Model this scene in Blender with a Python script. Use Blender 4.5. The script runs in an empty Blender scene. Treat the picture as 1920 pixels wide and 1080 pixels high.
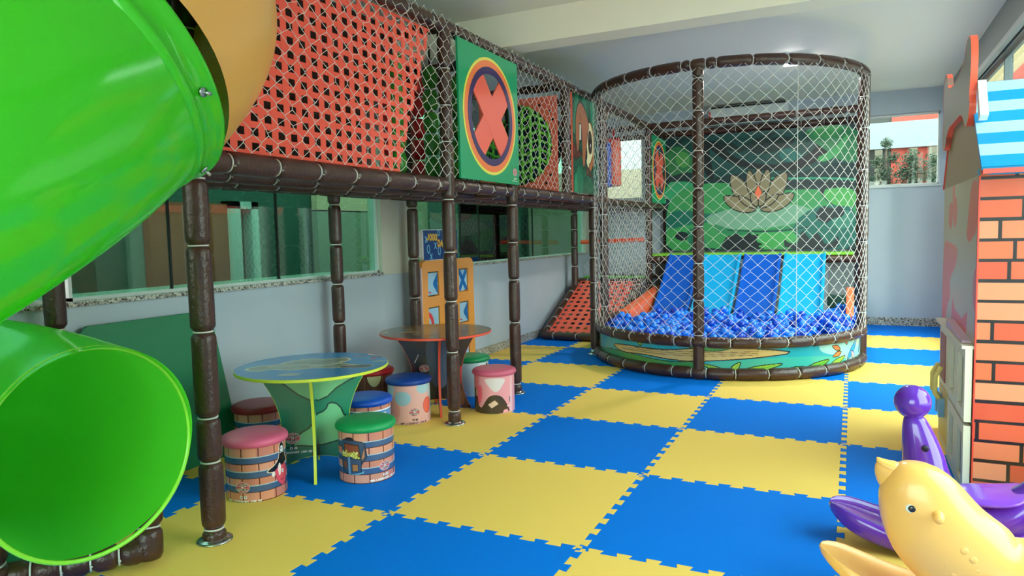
import bpy, bmesh, math, random
import numpy as np
from mathutils import Vector, Matrix
random.seed(7); rng = np.random.default_rng(7)
PI = math.pi
scn = bpy.context.scene; COL = scn.collection
# ------------------------------------------------------------ camera
FPX, YAW, PITCH, ROLL = 1321.54, -0.449643, -0.0754010, -0.0228481
cd = bpy.data.cameras.new('camera'); cam = bpy.data.objects.new('camera', cd); COL.objects.link(cam)
cy_, sy_, cp_, sp_ = math.cos(YAW), math.sin(YAW), math.cos(PITCH), math.sin(PITCH)
fw = Vector((sy_*cp_, cy_*cp_, sp_)); r0 = Vector((cy_, -sy_, 0)); u0 = r0.cross(fw)
rt = math.cos(ROLL)*r0 + math.sin(ROLL)*u0; up = -math.sin(ROLL)*r0 + math.cos(ROLL)*u0
M = Matrix((rt, up, -fw)).transposed().to_4x4(); M.translation = Vector((3.0283, -2.7521, 1.34536))
cam.matrix_world = M
cd.sensor_width = 36; cd.lens = 36*FPX/1920; cd.clip_start = 0.05; cd.clip_end = 200
scn.camera = cam
# ------------------------------------------------------------ world light (bright overcast sky through the windows)
w = bpy.data.worlds.new('sky'); scn.world = w; w.use_nodes = True
nt = w.node_tree; nt.nodes.clear()
out = nt.nodes.new('ShaderNodeOutputWorld'); bg = nt.nodes.new('ShaderNodeBackground')
tc = nt.nodes.new('ShaderNodeTexCoord'); sep = nt.nodes.new('ShaderNodeSeparateXYZ'); rmp = nt.nodes.new('ShaderNodeValToRGB')
nt.links.new(tc.outputs['Generated'], sep.inputs[0]); nt.links.new(sep.outputs['Z'], rmp.inputs[0])
rmp.color_ramp.elements[0].position = 0.0; rmp.color_ramp.elements[0].color = (1.0, .95, .88, 1)
rmp.color_ramp.elements[1].position = 0.5; rmp.color_ramp.elements[1].color = (1.0, .985, .96, 1)
nt.links.new(rmp.outputs[0], bg.inputs[0]); bg.inputs[1].default_value = 5.0
nt.links.new(bg.outputs[0], out.inputs[0])
scn.view_settings.view_transform = 'Standard'; scn.view_settings.look = 'None'
scn.view_settings.gamma = 1.0; scn.view_settings.use_curve_mapping = False
scn.view_settings.exposure = 1.22

# ------------------------------------------------------------ helpers
def lin(h):
    if isinstance(h, str):
        h = h.lstrip('#'); c = [int(h[i:i+2], 16)/255 for i in (0, 2, 4)]
    else: c = [x/255 for x in h]
    return tuple(x/12.92 if x <= .04045 else ((x+.055)/1.055)**2.4 for x in c)
MATS = {}
def mat(name, col='#808080', rough=.5, metal=0, bump=0, bscale=40, spec=.5, coat=0, noise=0, nscale=6, trans=0, sss=0):
    if name in MATS: return MATS[name]
    m = bpy.data.materials.new(name); m.use_nodes = True; t = m.node_tree; b = t.nodes['Principled BSDF']
    c = lin(col)
    b.inputs['Base Color'].default_value = (*c, 1); b.inputs['Roughness'].default_value = rough
    b.inputs['Metallic'].default_value = metal; b.inputs['Specular IOR Level'].default_value = spec
    b.inputs['Coat Weight'].default_value = coat; b.inputs['Coat Roughness'].default_value = .08
    if trans: b.inputs['Transmission Weight'].default_value = trans
    if sss:
        b.inputs['Subsurface Weight'].default_value = sss; b.inputs['Subsurface Radius'].default_value = (.05, .05, .05)
    if noise or bump:
        tx = t.nodes.new('ShaderNodeTexCoord')
    if noise:
        n = t.nodes.new('ShaderNodeTexNoise'); n.inputs['Scale'].default_value = nscale; n.inputs['Detail'].default_value = 4
        t.links.new(tx.outputs['Object'], n.inputs['Vector'])
        r = t.nodes.new('ShaderNodeValToRGB'); r.color_ramp.elements[0].position = .35; r.color_ramp.elements[1].position = .65
        r.color_ramp.elements[0].color = (*[max(0, x*(1-noise)) for x in c], 1); r.color_ramp.elements[1].color = (*[min(1, x*(1+noise)) for x in c], 1)
        t.links.new(n.outputs['Fac'], r.inputs[0]); t.links.new(r.outputs[0], b.inputs['Base Color'])
    if bump:
        n2 = t.nodes.new('ShaderNodeTexNoise'); n2.inputs['Scale'].default_value = bscale; n2.inputs['Detail'].default_value = 3
        t.links.new(tx.outputs['Object'], n2.inputs['Vector'])
        bp = t.nodes.new('ShaderNodeBump'); bp.inputs['Strength'].default_value = bump; bp.inputs['Distance'].default_value = .01
        t.links.new(n2.outputs['Fac'], bp.inputs['Height']); t.links.new(bp.outputs[0], b.inputs['Normal'])
    MATS[name] = m; return m
def granite():
    if 'granite' in MATS: return MATS['granite']
    m = mat('granite', '#a5a099', .35); t = m.node_tree; b = t.nodes['Principled BSDF']
    tx = t.nodes.new('ShaderNodeTexCoord'); v = t.nodes.new('ShaderNodeTexVoronoi'); v.inputs['Scale'].default_value = 90
    t.links.new(tx.outputs['Object'], v.inputs['Vector']); r = t.nodes.new('ShaderNodeValToRGB'); r.color_ramp.interpolation = 'CONSTANT'
    for p, c in ((0, '#4b4640'), (.22, '#b9b2a8'), (.5, '#8f8a84'), (.75, '#d0cbc2')):
        e = r.color_ramp.elements[0] if p == 0 else r.color_ramp.elements.new(p); e.position = p; e.color = (*lin(c), 1)
    sx = t.nodes.new('ShaderNodeSeparateColor'); t.links.new(v.outputs['Color'], sx.inputs[0]); t.links.new(sx.outputs[0], r.inputs[0])
    t.links.new(r.outputs[0], b.inputs['Base Color']); return m
def glass(name, tint, refl=.12):
    if name in MATS: return MATS[name]
    m = bpy.data.materials.new(name); m.use_nodes = True; t = m.node_tree; t.nodes.clear()
    o = t.nodes.new('ShaderNodeOutputMaterial'); mx = t.nodes.new('ShaderNodeMixShader'); tr = t.nodes.new('ShaderNodeBsdfTransparent')
    gl = t.nodes.new('ShaderNodeBsdfGlossy'); gl.inputs['Roughness'].default_value = .02
    tr.inputs[0].default_value = (*lin(tint), 1); fr = t.nodes.new('ShaderNodeFresnel'); fr.inputs[0].default_value = 1.5
    ad = t.nodes.new('ShaderNodeMath'); ad.operation = 'ADD'; ad.inputs[1].default_value = refl
    ge = t.nodes.new('ShaderNodeNewGeometry'); iv = t.nodes.new('ShaderNodeMath'); iv.operation = 'SUBTRACT'; iv.inputs[0].default_value = 1
    mu = t.nodes.new('ShaderNodeMath'); mu.operation = 'MULTIPLY'; t.links.new(ge.outputs['Backfacing'], iv.inputs[1])
    t.links.new(fr.outputs[0], ad.inputs[0]); t.links.new(ad.outputs[0], mu.inputs[0]); t.links.new(iv.outputs[0], mu.inputs[1]); t.links.new(mu.outputs[0], mx.inputs[0])
    t.links.new(tr.outputs[0], mx.inputs[1]); t.links.new(gl.outputs[0], mx.inputs[2]); t.links.new(mx.outputs[0], o.inputs[0])
    MATS[name] = m; return m
def translucent(m, amount, tint):
    t = m.node_tree; b = t.nodes['Principled BSDF']; o = [n for n in t.nodes if n.type == 'OUTPUT_MATERIAL'][0]
    tr = t.nodes.new('ShaderNodeBsdfTranslucent'); tr.inputs[0].default_value = (*lin(tint), 1)
    mx = t.nodes.new('ShaderNodeMixShader'); mx.inputs[0].default_value = amount
    t.links.new(b.outputs[0], mx.inputs[1]); t.links.new(tr.outputs[0], mx.inputs[2]); t.links.new(mx.outputs[0], o.inputs[0]); return m
def paintmat(name='printed_gloss', rough=.25, coat=.3):
    if name in MATS: return MATS[name]
    m = mat(name, '#ffffff', rough, coat=coat); t = m.node_tree
    a = t.nodes.new('ShaderNodeVertexColor'); a.layer_name = 'paint'
    t.links.new(a.outputs['Color'], t.nodes['Principled BSDF'].inputs['Base Color']); return m

def link(name, me, parent=None, kind=None, smooth=None):
    o = bpy.data.objects.new(name, me); COL.objects.link(o)
    if parent is not None:
        o.parent = parent
        if parent.get('_w'): pass
    if kind: o['kind'] = kind
    return o
def tag(o, label, cat, group=None, kind=None):
    o['label'] = label; o['category'] = cat
    if group: o['group'] = group
    if kind: o['kind'] = kind
    return o
def thing(name, label, cat, loc=(0, 0, 0), rz=0, group=None):
    o = bpy.data.objects.new(name, None); COL.objects.link(o); o.location = loc; o.rotation_euler = (0, 0, rz); o.empty_display_size = .1
    return tag(o, label, cat, group)
def copy_tree(o, parent=None):
    c = o.copy(); COL.objects.link(c)
    if parent is not None: c.parent = parent
    for ch in o.children: copy_tree(ch, c)
    return c

class MB:
    def __init__(s): s.v = []; s.f = []; s.m = []; s.mats = []; s.mi = 0; s.sm = []; s.smooth = False
    def mat(s, m, smooth=None):
        if m not in s.mats: s.mats.append(m)
        s.mi = s.mats.index(m)
        if smooth is not None: s.smooth = smooth
        return s
    def add(s, vs, fs):
        n = len(s.v); s.v += [tuple(map(float, p)) for p in vs]
        for f in fs: s.f.append(tuple(i+n for i in f)); s.m.append(s.mi); s.sm.append(s.smooth)
        return s
    def box(s, x0, x1, y0, y1, z0, z1, rot=None, c=None):
        vs = [(x, y, z) for x in (x0, x1) for y in (y0, y1) for z in (z0, z1)]
        if rot is not None:
            cc = Vector(c) if c is not None else Vector(((x0+x1)/2, (y0+y1)/2, (z0+z1)/2))
            vs = [tuple(cc + rot @ (Vector(p)-cc)) for p in vs]
        return s.add(vs, [(0, 1, 3, 2), (4, 6, 7, 5), (0, 4, 5, 1), (2, 3, 7, 6), (0, 2, 6, 4), (1, 5, 7, 3)])
    def prism(s, poly, fn, a, b):
        """poly 2D, fn(p,q,d)->xyz, extruded from depth a to b"""
        n = len(poly); vs = [fn(p, q, a) for p, q in poly]+[fn(p, q, b) for p, q in poly]
        fs = [tuple(range(n))[::-1], tuple(range(n, 2*n))]+[(i, (i+1) % n, n+(i+1) % n, n+i) for i in range(n)]
        return s.add(vs, fs)
    def ringplate(s, outer, inner, fn, a, b):
        n = len(outer); vs = []
        for d in (a, b):
            vs += [fn(*p, d) for p in outer]+[fn(*p, d) for p in inner]
        fs = []
        for i in range(n):
            j = (i+1) % n
            fs += [(i, n+i, n+j, j), (2*n+i, 2*n+j, 3*n+j, 3*n+i), (i, j, 2*n+j, 2*n+i), (n+i, 3*n+i, 3*n+j, n+j)]
        return s.add(vs, fs)
    def loft(s, rings, cap=True, closed=False):
        n = len(rings[0]); vs = [p for r in rings for p in r]; fs = []
        K = len(rings)
        for k in range(K-1 if not closed else K):
            k2 = (k+1) % K
            for i in range(n): fs.append((k*n+i, k*n+(i+1) % n, k2*n+(i+1) % n, k2*n+i))
        if cap and not closed: fs += [tuple(range(n))[::-1], tuple(range((K-1)*n, K*n))]
        return s.add(vs, fs)
    def lathe(s, prof, cx=0, cy=0, n=32, cap=True):
        return s.loft([[(cx+r*math.cos(2*PI*i/n), cy+r*math.sin(2*PI*i/n), z) for i in range(n)] for r, z in prof], cap)
    def tube(s, path, r, n=10, cap=True, up=(0, 0, 1)):
        P = [Vector(p) for p in path]; rings = []
        rr = r if hasattr(r, '__len__') else [r]*len(P); prev = None
        for i, p in enumerate(P):
            t = (P[min(i+1, len(P)-1)]-P[max(i-1, 0)]).normalized()
            if prev is None:
                a = t.cross(Vector(up))
                if a.length < .05: a = t.cross(Vector((1, 0, 0)))
            else: a = prev-t*prev.dot(t)
            a.normalize(); b = t.cross(a); prev = a
            rings.append([tuple(p+rr[i]*(math.cos(2*PI*k/n)*a+math.sin(2*PI*k/n)*b)) for k in range(n)])
        return s.loft(rings, cap)
    def sphere(s, c, r, nu=16, nv=10, sc=(1, 1, 1)):
        prof = [(math.sin(PI*k/nv), -math.cos(PI*k/nv)) for k in range(nv+1)]
        rings = [[(c[0]+r*sc[0]*max(a, 1e-3)*math.cos(2*PI*i/nu), c[1]+r*sc[1]*max(a, 1e-3)*math.sin(2*PI*i/nu), c[2]+r*sc[2]*b) for i in range(nu)] for a, b in prof]
        return s.loft(rings)
    def build(s, name, parent=None, kind=None, sub=0, bevel=0, offset=None):
        me = bpy.data.meshes.new(name); me.from_pydata(s.v, [], s.f)
        for m in s.mats: me.materials.append(m)
        me.polygons.foreach_set('material_index', s.m); me.polygons.foreach_set('use_smooth', s.sm)
        me.update(); bm = bmesh.new(); bm.from_mesh(me); bmesh.ops.recalc_face_normals(bm, faces=bm.faces); bm.to_mesh(me); bm.free()
        o = link(name, me, parent, kind)
        if offset is not None: o.location = offset
        if bevel:
            md = o.modifiers.new('b', 'BEVEL'); md.width = bevel; md.segments = 2; md.limit_method = 'ANGLE'; md.angle_limit = .7
        if sub:
            md = o.modifiers.new('s', 'SUBSURF'); md.levels = sub; md.render_levels = sub
        return o
def WO(p):  # offset so that children can be given in world coordinates
    return tuple(-x for x in p.location)
def box(name, m, x0, x1, y0, y1, z0, z1, parent=None, kind=None, bevel=0, smooth=False, offset=None):
    return MB().mat(m).box(x0, x1, y0, y1, z0, z1).build(name, parent, kind, bevel=bevel, offset=offset)

# ---- smooth 2D shapes and the painter
def chaikin(p, n=2, closed=True):
    p = [tuple(q) for q in p]
    for _ in range(n):
        q = []
        L = len(p)
        for i in range(L if closed else L-1):
            a, b = p[i], p[(i+1) % L]
            q += [tuple(.75*a[k]+.25*b[k] for k in range(len(a))), tuple(.25*a[k]+.75*b[k] for k in range(len(a)))]
        p = q if closed else [p[0]]+q+[p[-1]]
    return p
def cat(pts, n=12):
    P = [np.array(p, float) for p in pts]; P = [2*P[0]-P[1]]+P+[2*P[-1]-P[-2]]; o = []
    for i in range(1, len(P)-2):
        for k in range(n):
            t = k/n; a, b, c, d = P[i-1:i+3]
            o.append(tuple(.5*((2*b)+(-a+c)*t+(2*a-5*b+4*c-d)*t*t+(-a+3*b-3*c+d)*t**3)))
    o.append(tuple(P[-2])); return o
FONT = {'A': [[(0, 0), (.5, 1), (1, 0)], [(.2, .4), (.8, .4)]], 'B': [[(0, 0), (0, 1), (.8, 1), (.9, .75), (.7, .52), (0, .52)], [(.7, .52), (1, .25), (.8, 0), (0, 0)]],
 'C': [[(1, .85), (.7, 1), (.3, 1), (0, .7), (0, .3), (.3, 0), (.7, 0), (1, .15)]], 'D': [[(0, 0), (0, 1), (.6, 1), (1, .7), (1, .3), (.6, 0), (0, 0)]],
 'E': [[(1, 1), (0, 1), (0, 0), (1, 0)], [(0, .5), (.8, .5)]], 'G': [[(1, .85), (.7, 1), (.3, 1), (0, .7), (0, .3), (.3, 0), (.7, 0), (1, .2), (1, .5), (.6, .5)]],
 'H': [[(0, 0), (0, 1)], [(1, 0), (1, 1)], [(0, .5), (1, .5)]], 'J': [[(.8, 1), (.8, .25), (.55, 0), (.25, 0), (0, .25)]], 'L': [[(0, 1), (0, 0), (.9, 0)]],
 'M': [[(0, 0), (0, 1), (.5, .4), (1, 1), (1, 0)]], 'O': [[(.3, 0), (0, .3), (0, .7), (.3, 1), (.7, 1), (1, .7), (1, .3), (.7, 0), (.3, 0)]],
 'P': [[(0, 0), (0, 1), (.8, 1), (1, .75), (.8, .5), (0, .5)]], 'R': [[(0, 0), (0, 1), (.8, 1), (1, .75), (.8, .5), (0, .5)], [(.5, .5), (1, 0)]],
 'S': [[(1, .85), (.7, 1), (.3, 1), (0, .78), (.3, .52), (.7, .48), (1, .22), (.7, 0), (.3, 0), (0, .15)]], 'T': [[(0, 1), (1, 1)], [(.5, 1), (.5, 0)]],
 'V': [[(0, 1), (.5, 0), (1, 1)]], 'W': [[(0, 1), (.25, 0), (.5, .7), (.75, 0), (1, 1)]], 'X': [[(0, 0), (1, 1)], [(0, 1), (1, 0)]], 'Z': [[(0, 1), (1, 1), (0, 0), (1, 0)]], '.': [[(.4, 0), (.6, 0)]], ' ': []}
class Pt:
    """paints colours on the points of a surface, in the surface's own metres"""
    def __init__(s, x, y): s.x = x; s.y = y; s.c = np.zeros((len(x), 3))
    def fill(s, col): s.c[:] = lin(col); return s
    def mask(s, m, col): s.c[m] = lin(col); return s
    def inside(s, P):
        P = np.array(P, float); ins = np.zeros(len(s.x), bool)
        bb = (s.x >= P[:, 0].min()) & (s.x <= P[:, 0].max()) & (s.y >= P[:, 1].min()) & (s.y <= P[:, 1].max())
        ix = np.nonzero(bb)[0]; X = s.x[ix]; Y = s.y[ix]; r = np.zeros(len(ix), bool)
        for i in range(len(P)):
            x1, y1 = P[i]; x2, y2 = P[(i+1) % len(P)]
            if y1 == y2: continue
            c = ((y1 > Y) != (y2 > Y)) & (X < (x2-x1)*(Y-y1)/(y2-y1)+x1); r ^= c
        ins[ix] = r; return ins
    def poly(s, P, col, out=None, w=.006, smooth=0):
        if smooth: P = chaikin(P, smooth)
        s.c[s.inside(P)] = lin(col)
        if out: s.line(list(P)+[P[0]], w, out)
        return s
    def ell(s, cx, cy, rx, ry, col, rot=0, out=None, w=.006):
        a = math.radians(rot); dx = s.x-cx; dy = s.y-cy
        u = dx*math.cos(a)+dy*math.sin(a); v = -dx*math.sin(a)+dy*math.cos(a)
        if out: s.c[(u/(rx+w))**2+(v/(ry+w))**2 < 1] = lin(out)
        s.c[(u/rx)**2+(v/ry)**2 < 1] = lin(col); return s
    def line(s, P, w, col, smooth=0):
        if smooth: P = chaikin(P, smooth, False)
        for (x1, y1), (x2, y2) in zip(P[:-1], P[1:]):
            bb = np.nonzero((s.x > min(x1, x2)-w) & (s.x < max(x1, x2)+w) & (s.y > min(y1, y2)-w) & (s.y < max(y1, y2)+w))[0]
            X = s.x[bb]; Y = s.y[bb]; dx, dy = x2-x1, y2-y1; L = dx*dx+dy*dy+1e-12
            t = np.clip(((X-x1)*dx+(Y-y1)*dy)/L, 0, 1); d = np.hypot(X-x1-t*dx, Y-y1-t*dy)
            s.c[bb[d < w/2]] = lin(col)
        return s
    def text(s, st, x, y, h, col, w=None, asp=.62, rot=0, arc=0):
        w = w or h*.2; cw = h*asp; adv = cw+h*.28; ca, sa = math.cos(rot), math.sin(rot)
        for k, ch in enumerate(st):
            for pl in FONT.get(ch, []):
                q = [(k*adv+a*cw, b*h) for a, b in pl]
                s.line([(x+a*ca-b*sa, y+a*sa+b*ca) for a, b in q], w, col)
        return s
    def logo(s, x, y, r, ink='#ffffff', url=True):
        """round sport logo, two small icons and a web address below"""
        s.ell(x, y, r*1.12, r*.86, '#e8b6bc'); s.ell(x, y, r, r*.74, '#d8455c')
        s.poly([(x-r*.3, y-.1*r), (x, y+r*.25), (x+r*.3, y-.1*r), (x, y-.05*r)], '#f5d8dc')
        for st, yy in (('LAZER', y+r*.18), ('SPORT', y-r*.55)):
            h = r*.36; adv = h*.9; s.text(st, x-adv*2.4, yy, h, '#f4ecec', h*.42); s.text(st, x-adv*2.4, yy, h, '#1c1417', h*.2)
        for k, ox in enumerate((-.45, .2)):
            a, b, e = x+ox*r, y-1.75*r, .42*r
            s.poly([(a, b), (a+e, b), (a+e, b+e), (a, b+e)], ink); g = '#5a3c3c' if ink == '#ffffff' else '#f0c8c8'
            if k == 0: s.ell(a+e/2, b+e/2, e*.24, e*.24, g)
            else: s.text('T', a+e*.32, b+e*.2, e*.6, g, e*.14)
        if url:
            st = 'WWW.LAZERSPORT.COM.BR'; h = r*.3; s.text(st, x-h*.9*len(st)/2, y-2.35*r, h, ink, h*.26)
        return s
def painted(name, shape, place, painter, nx, ny, parent=None, m=None, offset=None, wrap=False):
    S, T = np.meshgrid(np.linspace(0, 1, nx), np.linspace(0, 1, ny)); S = S.ravel(); T = T.ravel()
    px, py = shape(S, T); X = np.stack(place(px, py), 1).astype(np.float32)
    p = Pt(px, py); painter(p)
    i = np.arange((nx-1)*(ny-1)); a = (i//(nx-1))*nx+i % (nx-1); F = np.stack([a, a+1, a+1+nx, a+nx], 1).ravel().astype(np.int32)
    me = bpy.data.meshes.new(name); nf = len(i)
    me.vertices.add(len(X)); me.vertices.foreach_set('co', X.ravel())
    me.loops.add(nf*4); me.loops.foreach_set('vertex_index', F)
    me.polygons.add(nf); me.polygons.foreach_set('loop_start', np.arange(0, nf*4, 4, dtype=np.int32))
    me.update(calc_edges=True)
    at = me.color_attributes.new('paint', 'FLOAT_COLOR', 'POINT'); c = np.ones((len(X), 4), np.float32); c[:, :3] = p.c
    at.data.foreach_set('color', c.ravel()); me.materials.append(m or paintmat()); me.validate()
    me.polygons.foreach_set('use_smooth', [True]*len(me.polygons))
    o = link(name, me, parent)
    if offset is not None: o.location = offset
    return o
rect = lambda x0, x1, y0, y1: (lambda S, T: (x0+(x1-x0)*S, y0+(y1-y0)*T))
def circ(cx, cy, r, n=48, ry=None): return [(cx+r*math.cos(2*PI*i/n), cy+(ry or r)*math.sin(2*PI*i/n)) for i in range(n)]
def sqring(x0, x1, y0, y1, cx, cy, n=48):
    o = []
    for i in range(n):
        a = 2*PI*i/n; c, s = math.cos(a), math.sin(a); t = 1e9
        if c > 1e-9: t = min(t, (x1-cx)/c)
        if c < -1e-9: t = min(t, (x0-cx)/c)
        if s > 1e-9: t = min(t, (y1-cy)/s)
        if s < -1e-9: t = min(t, (y0-cy)/s)
        o.append((cx+t*c, cy+t*s))
    # snap nearest points to corners
    for X in (x0, x1):
        for Y in (y0, y1):
            k = min(range(n), key=lambda i: (o[i][0]-X)**2+(o[i][1]-Y)**2); o[k] = (X, Y)
    return o

# ------------------------------------------------------------ shared materials
brown = mat('brown_vinyl', '#45271f', .33, bump=.35, bscale=60, noise=.18, nscale=14, spec=.6)
tiem = mat('cable_tie_white', '#d8d4cf', .4)
wallp = mat('wall_paint', '#bac3d0', .6, noise=.02, nscale=2)
ceilp = mat('ceiling_paint', '#f6ede4', .7)
beamp = mat('beam_paint', '#fbf0de', .6)
steel = mat('galvanised_steel', '#b9bcc0', .25, 1)
netm = mat('net_twine', '#e8e2de', .6)
blackm = mat('black_frame', '#141414', .4)
alum = mat('white_aluminium', '#d6d8d8', .35)
orangem = mat('orange_strap', '#ff5e4a', .5)
dgreen = mat('green_board', '#0b7a52', .35)

# ------------------------------------------------------------ padded tubes
def tietube(pts, r, n=18):
    m = MB().mat(tiem, True); m.tube(pts, r, n)
    return m
def pad(name, path, r, ties, parent, offset, n=16, step=.02, ends=True, tie=True):
    """foam-padded tube along path; ties = distances along it where the vinyl is pinched"""
    P = [Vector(p) for p in path]; L = [0]
    for a, b in zip(P[:-1], P[1:]): L.append(L[-1]+(b-a).length)
    tot = L[-1]; ss = set(np.arange(0, tot, max(step, tot/400)).tolist()+[tot])
    for t in ties:
        for d in (-.03, -.02, -.012, -.006, 0, .006, .012, .02, .03):
            if 0 < t+d < tot: ss.add(t+d)
    ss = sorted(ss); q = [ss[0]]
    for x in ss[1:]:
        if x-q[-1] > .003: q.append(x)
    def at(s):
        k = min(max(np.searchsorted(L, s)-1, 0), len(P)-2); t = (s-L[k])/max(L[k+1]-L[k], 1e-9)
        return P[k].lerp(P[k+1], t)
    pr = None; rings = []; T = np.array(sorted(ties)) if len(ties) else np.array([1e9]); frames = {}
    for s in q:
        p = at(s); t = (at(min(s+.01, tot))-at(max(s-.01, 0))).normalized()
        if pr is None:
            a = t.cross(Vector((0, 0, 1)));
            if a.length < .1: a = t.cross(Vector((0, 1, 0)))
        else: a = pr-t*pr.dot(t)
        a.normalize(); b = t.cross(a); pr = a
        d = float(np.abs(T-s).min()); e = min(s, tot-s) if ends else 1
        f = 1-.30*math.exp(-(d/.014)**2)-.05*math.exp(-d/.05); f *= 1-.15*math.exp(-(e/.012)**2)
        w = .045*math.exp(-(d/.035)**2)+.012; ph = s*9
        rings.append([tuple(p+r*f*(1+w*math.sin(k*2*PI/n*(n//2-1)+ph)*(1 if n > 12 else 0))*(math.cos(2*PI*k/n)*a+math.sin(2*PI*k/n)*b)) for k in range(n)])
    o = MB().mat(brown, True).loft(rings).build(name, parent, offset=offset)
    if tie:
        for s in T:
            if not (.01 < s < tot-.01): continue
            p = at(s); t = (at(min(s+.01, tot))-at(max(s-.01, 0))).normalized()
            a = t.cross(Vector((.3, .2, .9))).normalized(); b = t.cross(a); rr = r*.73
            ring = []
            for k in range(n+1):
                ring.append([tuple(p+(rr+dr)*(math.cos(2*PI*k/n)*a+math.sin(2*PI*k/n)*b)+t*dt) for dr, dt in ((-.002, -.0035), (.0045, -.0035), (.0045, .0035), (-.002, .0035))])
            m = MB().mat(tiem, True).loft(ring, False)
            m.tube([p+(rr+.002)*a, p+(rr+.016)*a+t*.006], .003, 5)
            m.build('cable_tie', o)
    return o
def net(name, fn, W, H, cw, ch, parent, offset=None, r=.0026, jit=.06, mask=None, seed=0, m=None, knot=.06):
    R = np.random.default_rng(seed); nx = int(round(W/cw)); ny = int(round(H/ch)); cw = W/nx; ch = H/ny
    ids = {}; pts = []
    def nd(i, j, side):
        k = (i, j, side)
        if k not in ids:
            x = i*cw/2; y = j*ch/2+(knot*ch if side else -knot*ch)
            x += R.normal()*jit*cw*(0 < i < 2*nx); y += R.normal()*jit*ch
            ids[k] = len(pts); pts.append((min(max(x, 0), W), min(max(y, 0), H)))
        return ids[k]
    E = []
    for j in range(0, 2*ny+1):
        for i in range(0, 2*nx+1):
            if (i+j) % 2: continue
            E.append((nd(i, j, 0), nd(i, j, 1)))
            if j < 2*ny:
                for di in (-1, 1):
                    if 0 <= i+di <= 2*nx: E.append((nd(i, j, 1), nd(i+di, j+1, 0)))
    pts = np.array(pts); E = np.array(E)
    if mask is not None:
        mid = (pts[E[:, 0]]+pts[E[:, 1]])/2; E = E[mask(mid[:, 0], mid[:, 1])]
    X = np.stack(fn(pts[:, 0], pts[:, 1]), 1); A = X[E[:, 0]]; B = X[E[:, 1]]; t = B-A; t /= np.linalg.norm(t, axis=1)[:, None]+1e-9
    ref = np.where(np.abs(t[:, 2:3]) < .9, np.array([[0, 0, 1.]]), np.array([[1., 0, 0]])); a = np.cross(t, ref); a /= np.linalg.norm(a, axis=1)[:, None]; b = np.cross(t, a)
    V = np.stack([P_+r*(math.cos(2*PI*k/4+.78)*a+math.sin(2*PI*k/4+.78)*b) for P_ in (A, B) for k in range(4)], 1)
    n = len(E); base = np.arange(n)[:, None]*8
    F = np.concatenate([base+np.array([[k, (k+1) % 4, 4+(k+1) % 4, 4+k]]) for k in range(4)]).astype(np.int32)
    me = bpy.data.meshes.new(name); me.vertices.add(n*8); me.vertices.foreach_set('co', V.reshape(-1).astype(np.float32))
    me.loops.add(F.size); me.loops.foreach_set('vertex_index', F.ravel()); me.polygons.add(len(F)); me.polygons.foreach_set('loop_start', np.arange(0, F.size, 4, dtype=np.int32))
    me.update(calc_edges=True); me.materials.append(m or netm); o = link(name, me, parent)
    if offset is not None: o.location = offset
    return o
def straps(name, W, H, nx, ny, fill, fn, parent, offset, m, skew=None):
    """woven strap sheet with rectangular gaps: nx by ny gaps; skew(v)->max u"""
    b = MB().mat(m); px, py = W/nx, H/ny; g = fill; gx = fill*1.05
    def q(u0, u1, v0, v1, d):
        n = max(2, int((u1-u0)/.12)) if (u1-u0) > (v1-v0) else 1; k = max(2, int((v1-v0)/.12)) if n == 1 else 1
        b.add([fn(u, v, dd) for dd in (d-.0009, d+.0009) for u, v in ((u0, v0), (u1, v0), (u1, v1), (u0, v1))],
              [(0, 3, 2, 1), (4, 5, 6, 7), (0, 1, 5, 4), (1, 2, 6, 5), (2, 3, 7, 6), (3, 0, 4, 7)])
    for j in range(ny+1):
        vc = j*py; h = py*g/2; v0 = max(0, vc-h); v1 = min(H, vc+h); um = skew((v0+v1)/2) if skew else W
        for i in range(nx):
            u0, u1 = i*px, min((i+1)*px, um)
            if u0 < um: q(u0, u1, v0, v1, 0)
    for i in range(nx+1):
        uc = i*px; h = px*gx/2
        for j in range(ny):
            v0, v1 = j*py, (j+1)*py; um = skew((v0+v1)/2) if skew else W
            u0 = max(0, uc-h); u1 = min(uc+h, um)
            if u1 > u0 and uc <= um+h: q(u0, u1, v0, v1, .0006)
    return b.build(name, parent, offset=offset)
# ============================================================ ROOM
WX, RX, BY, FY, CZ = -.66, 4.13, 8.05, -5.0, 3.14
def S(name, mb, bevel=0): return mb.build(name, None, 'structure', bevel=bevel)
S('floor', MB().mat(mat('concrete_floor', '#77736c', .7)).box(WX-.1, RX+.1, FY-.1, BY+.1, -.12, -.016))
S('ceiling', MB().mat(ceilp).box(WX-.15, RX+.15, FY-.1, BY+.15, CZ, CZ+.12))
S('trim_1', MB().mat(beamp).box(WX, RX, 2.56, 2.80, 2.88, CZ+.01))             # beam across the ceiling
S('trim_2', MB().mat(beamp).box(WX, RX, -2.4, -2.15, 2.88, CZ+.01))
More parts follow.
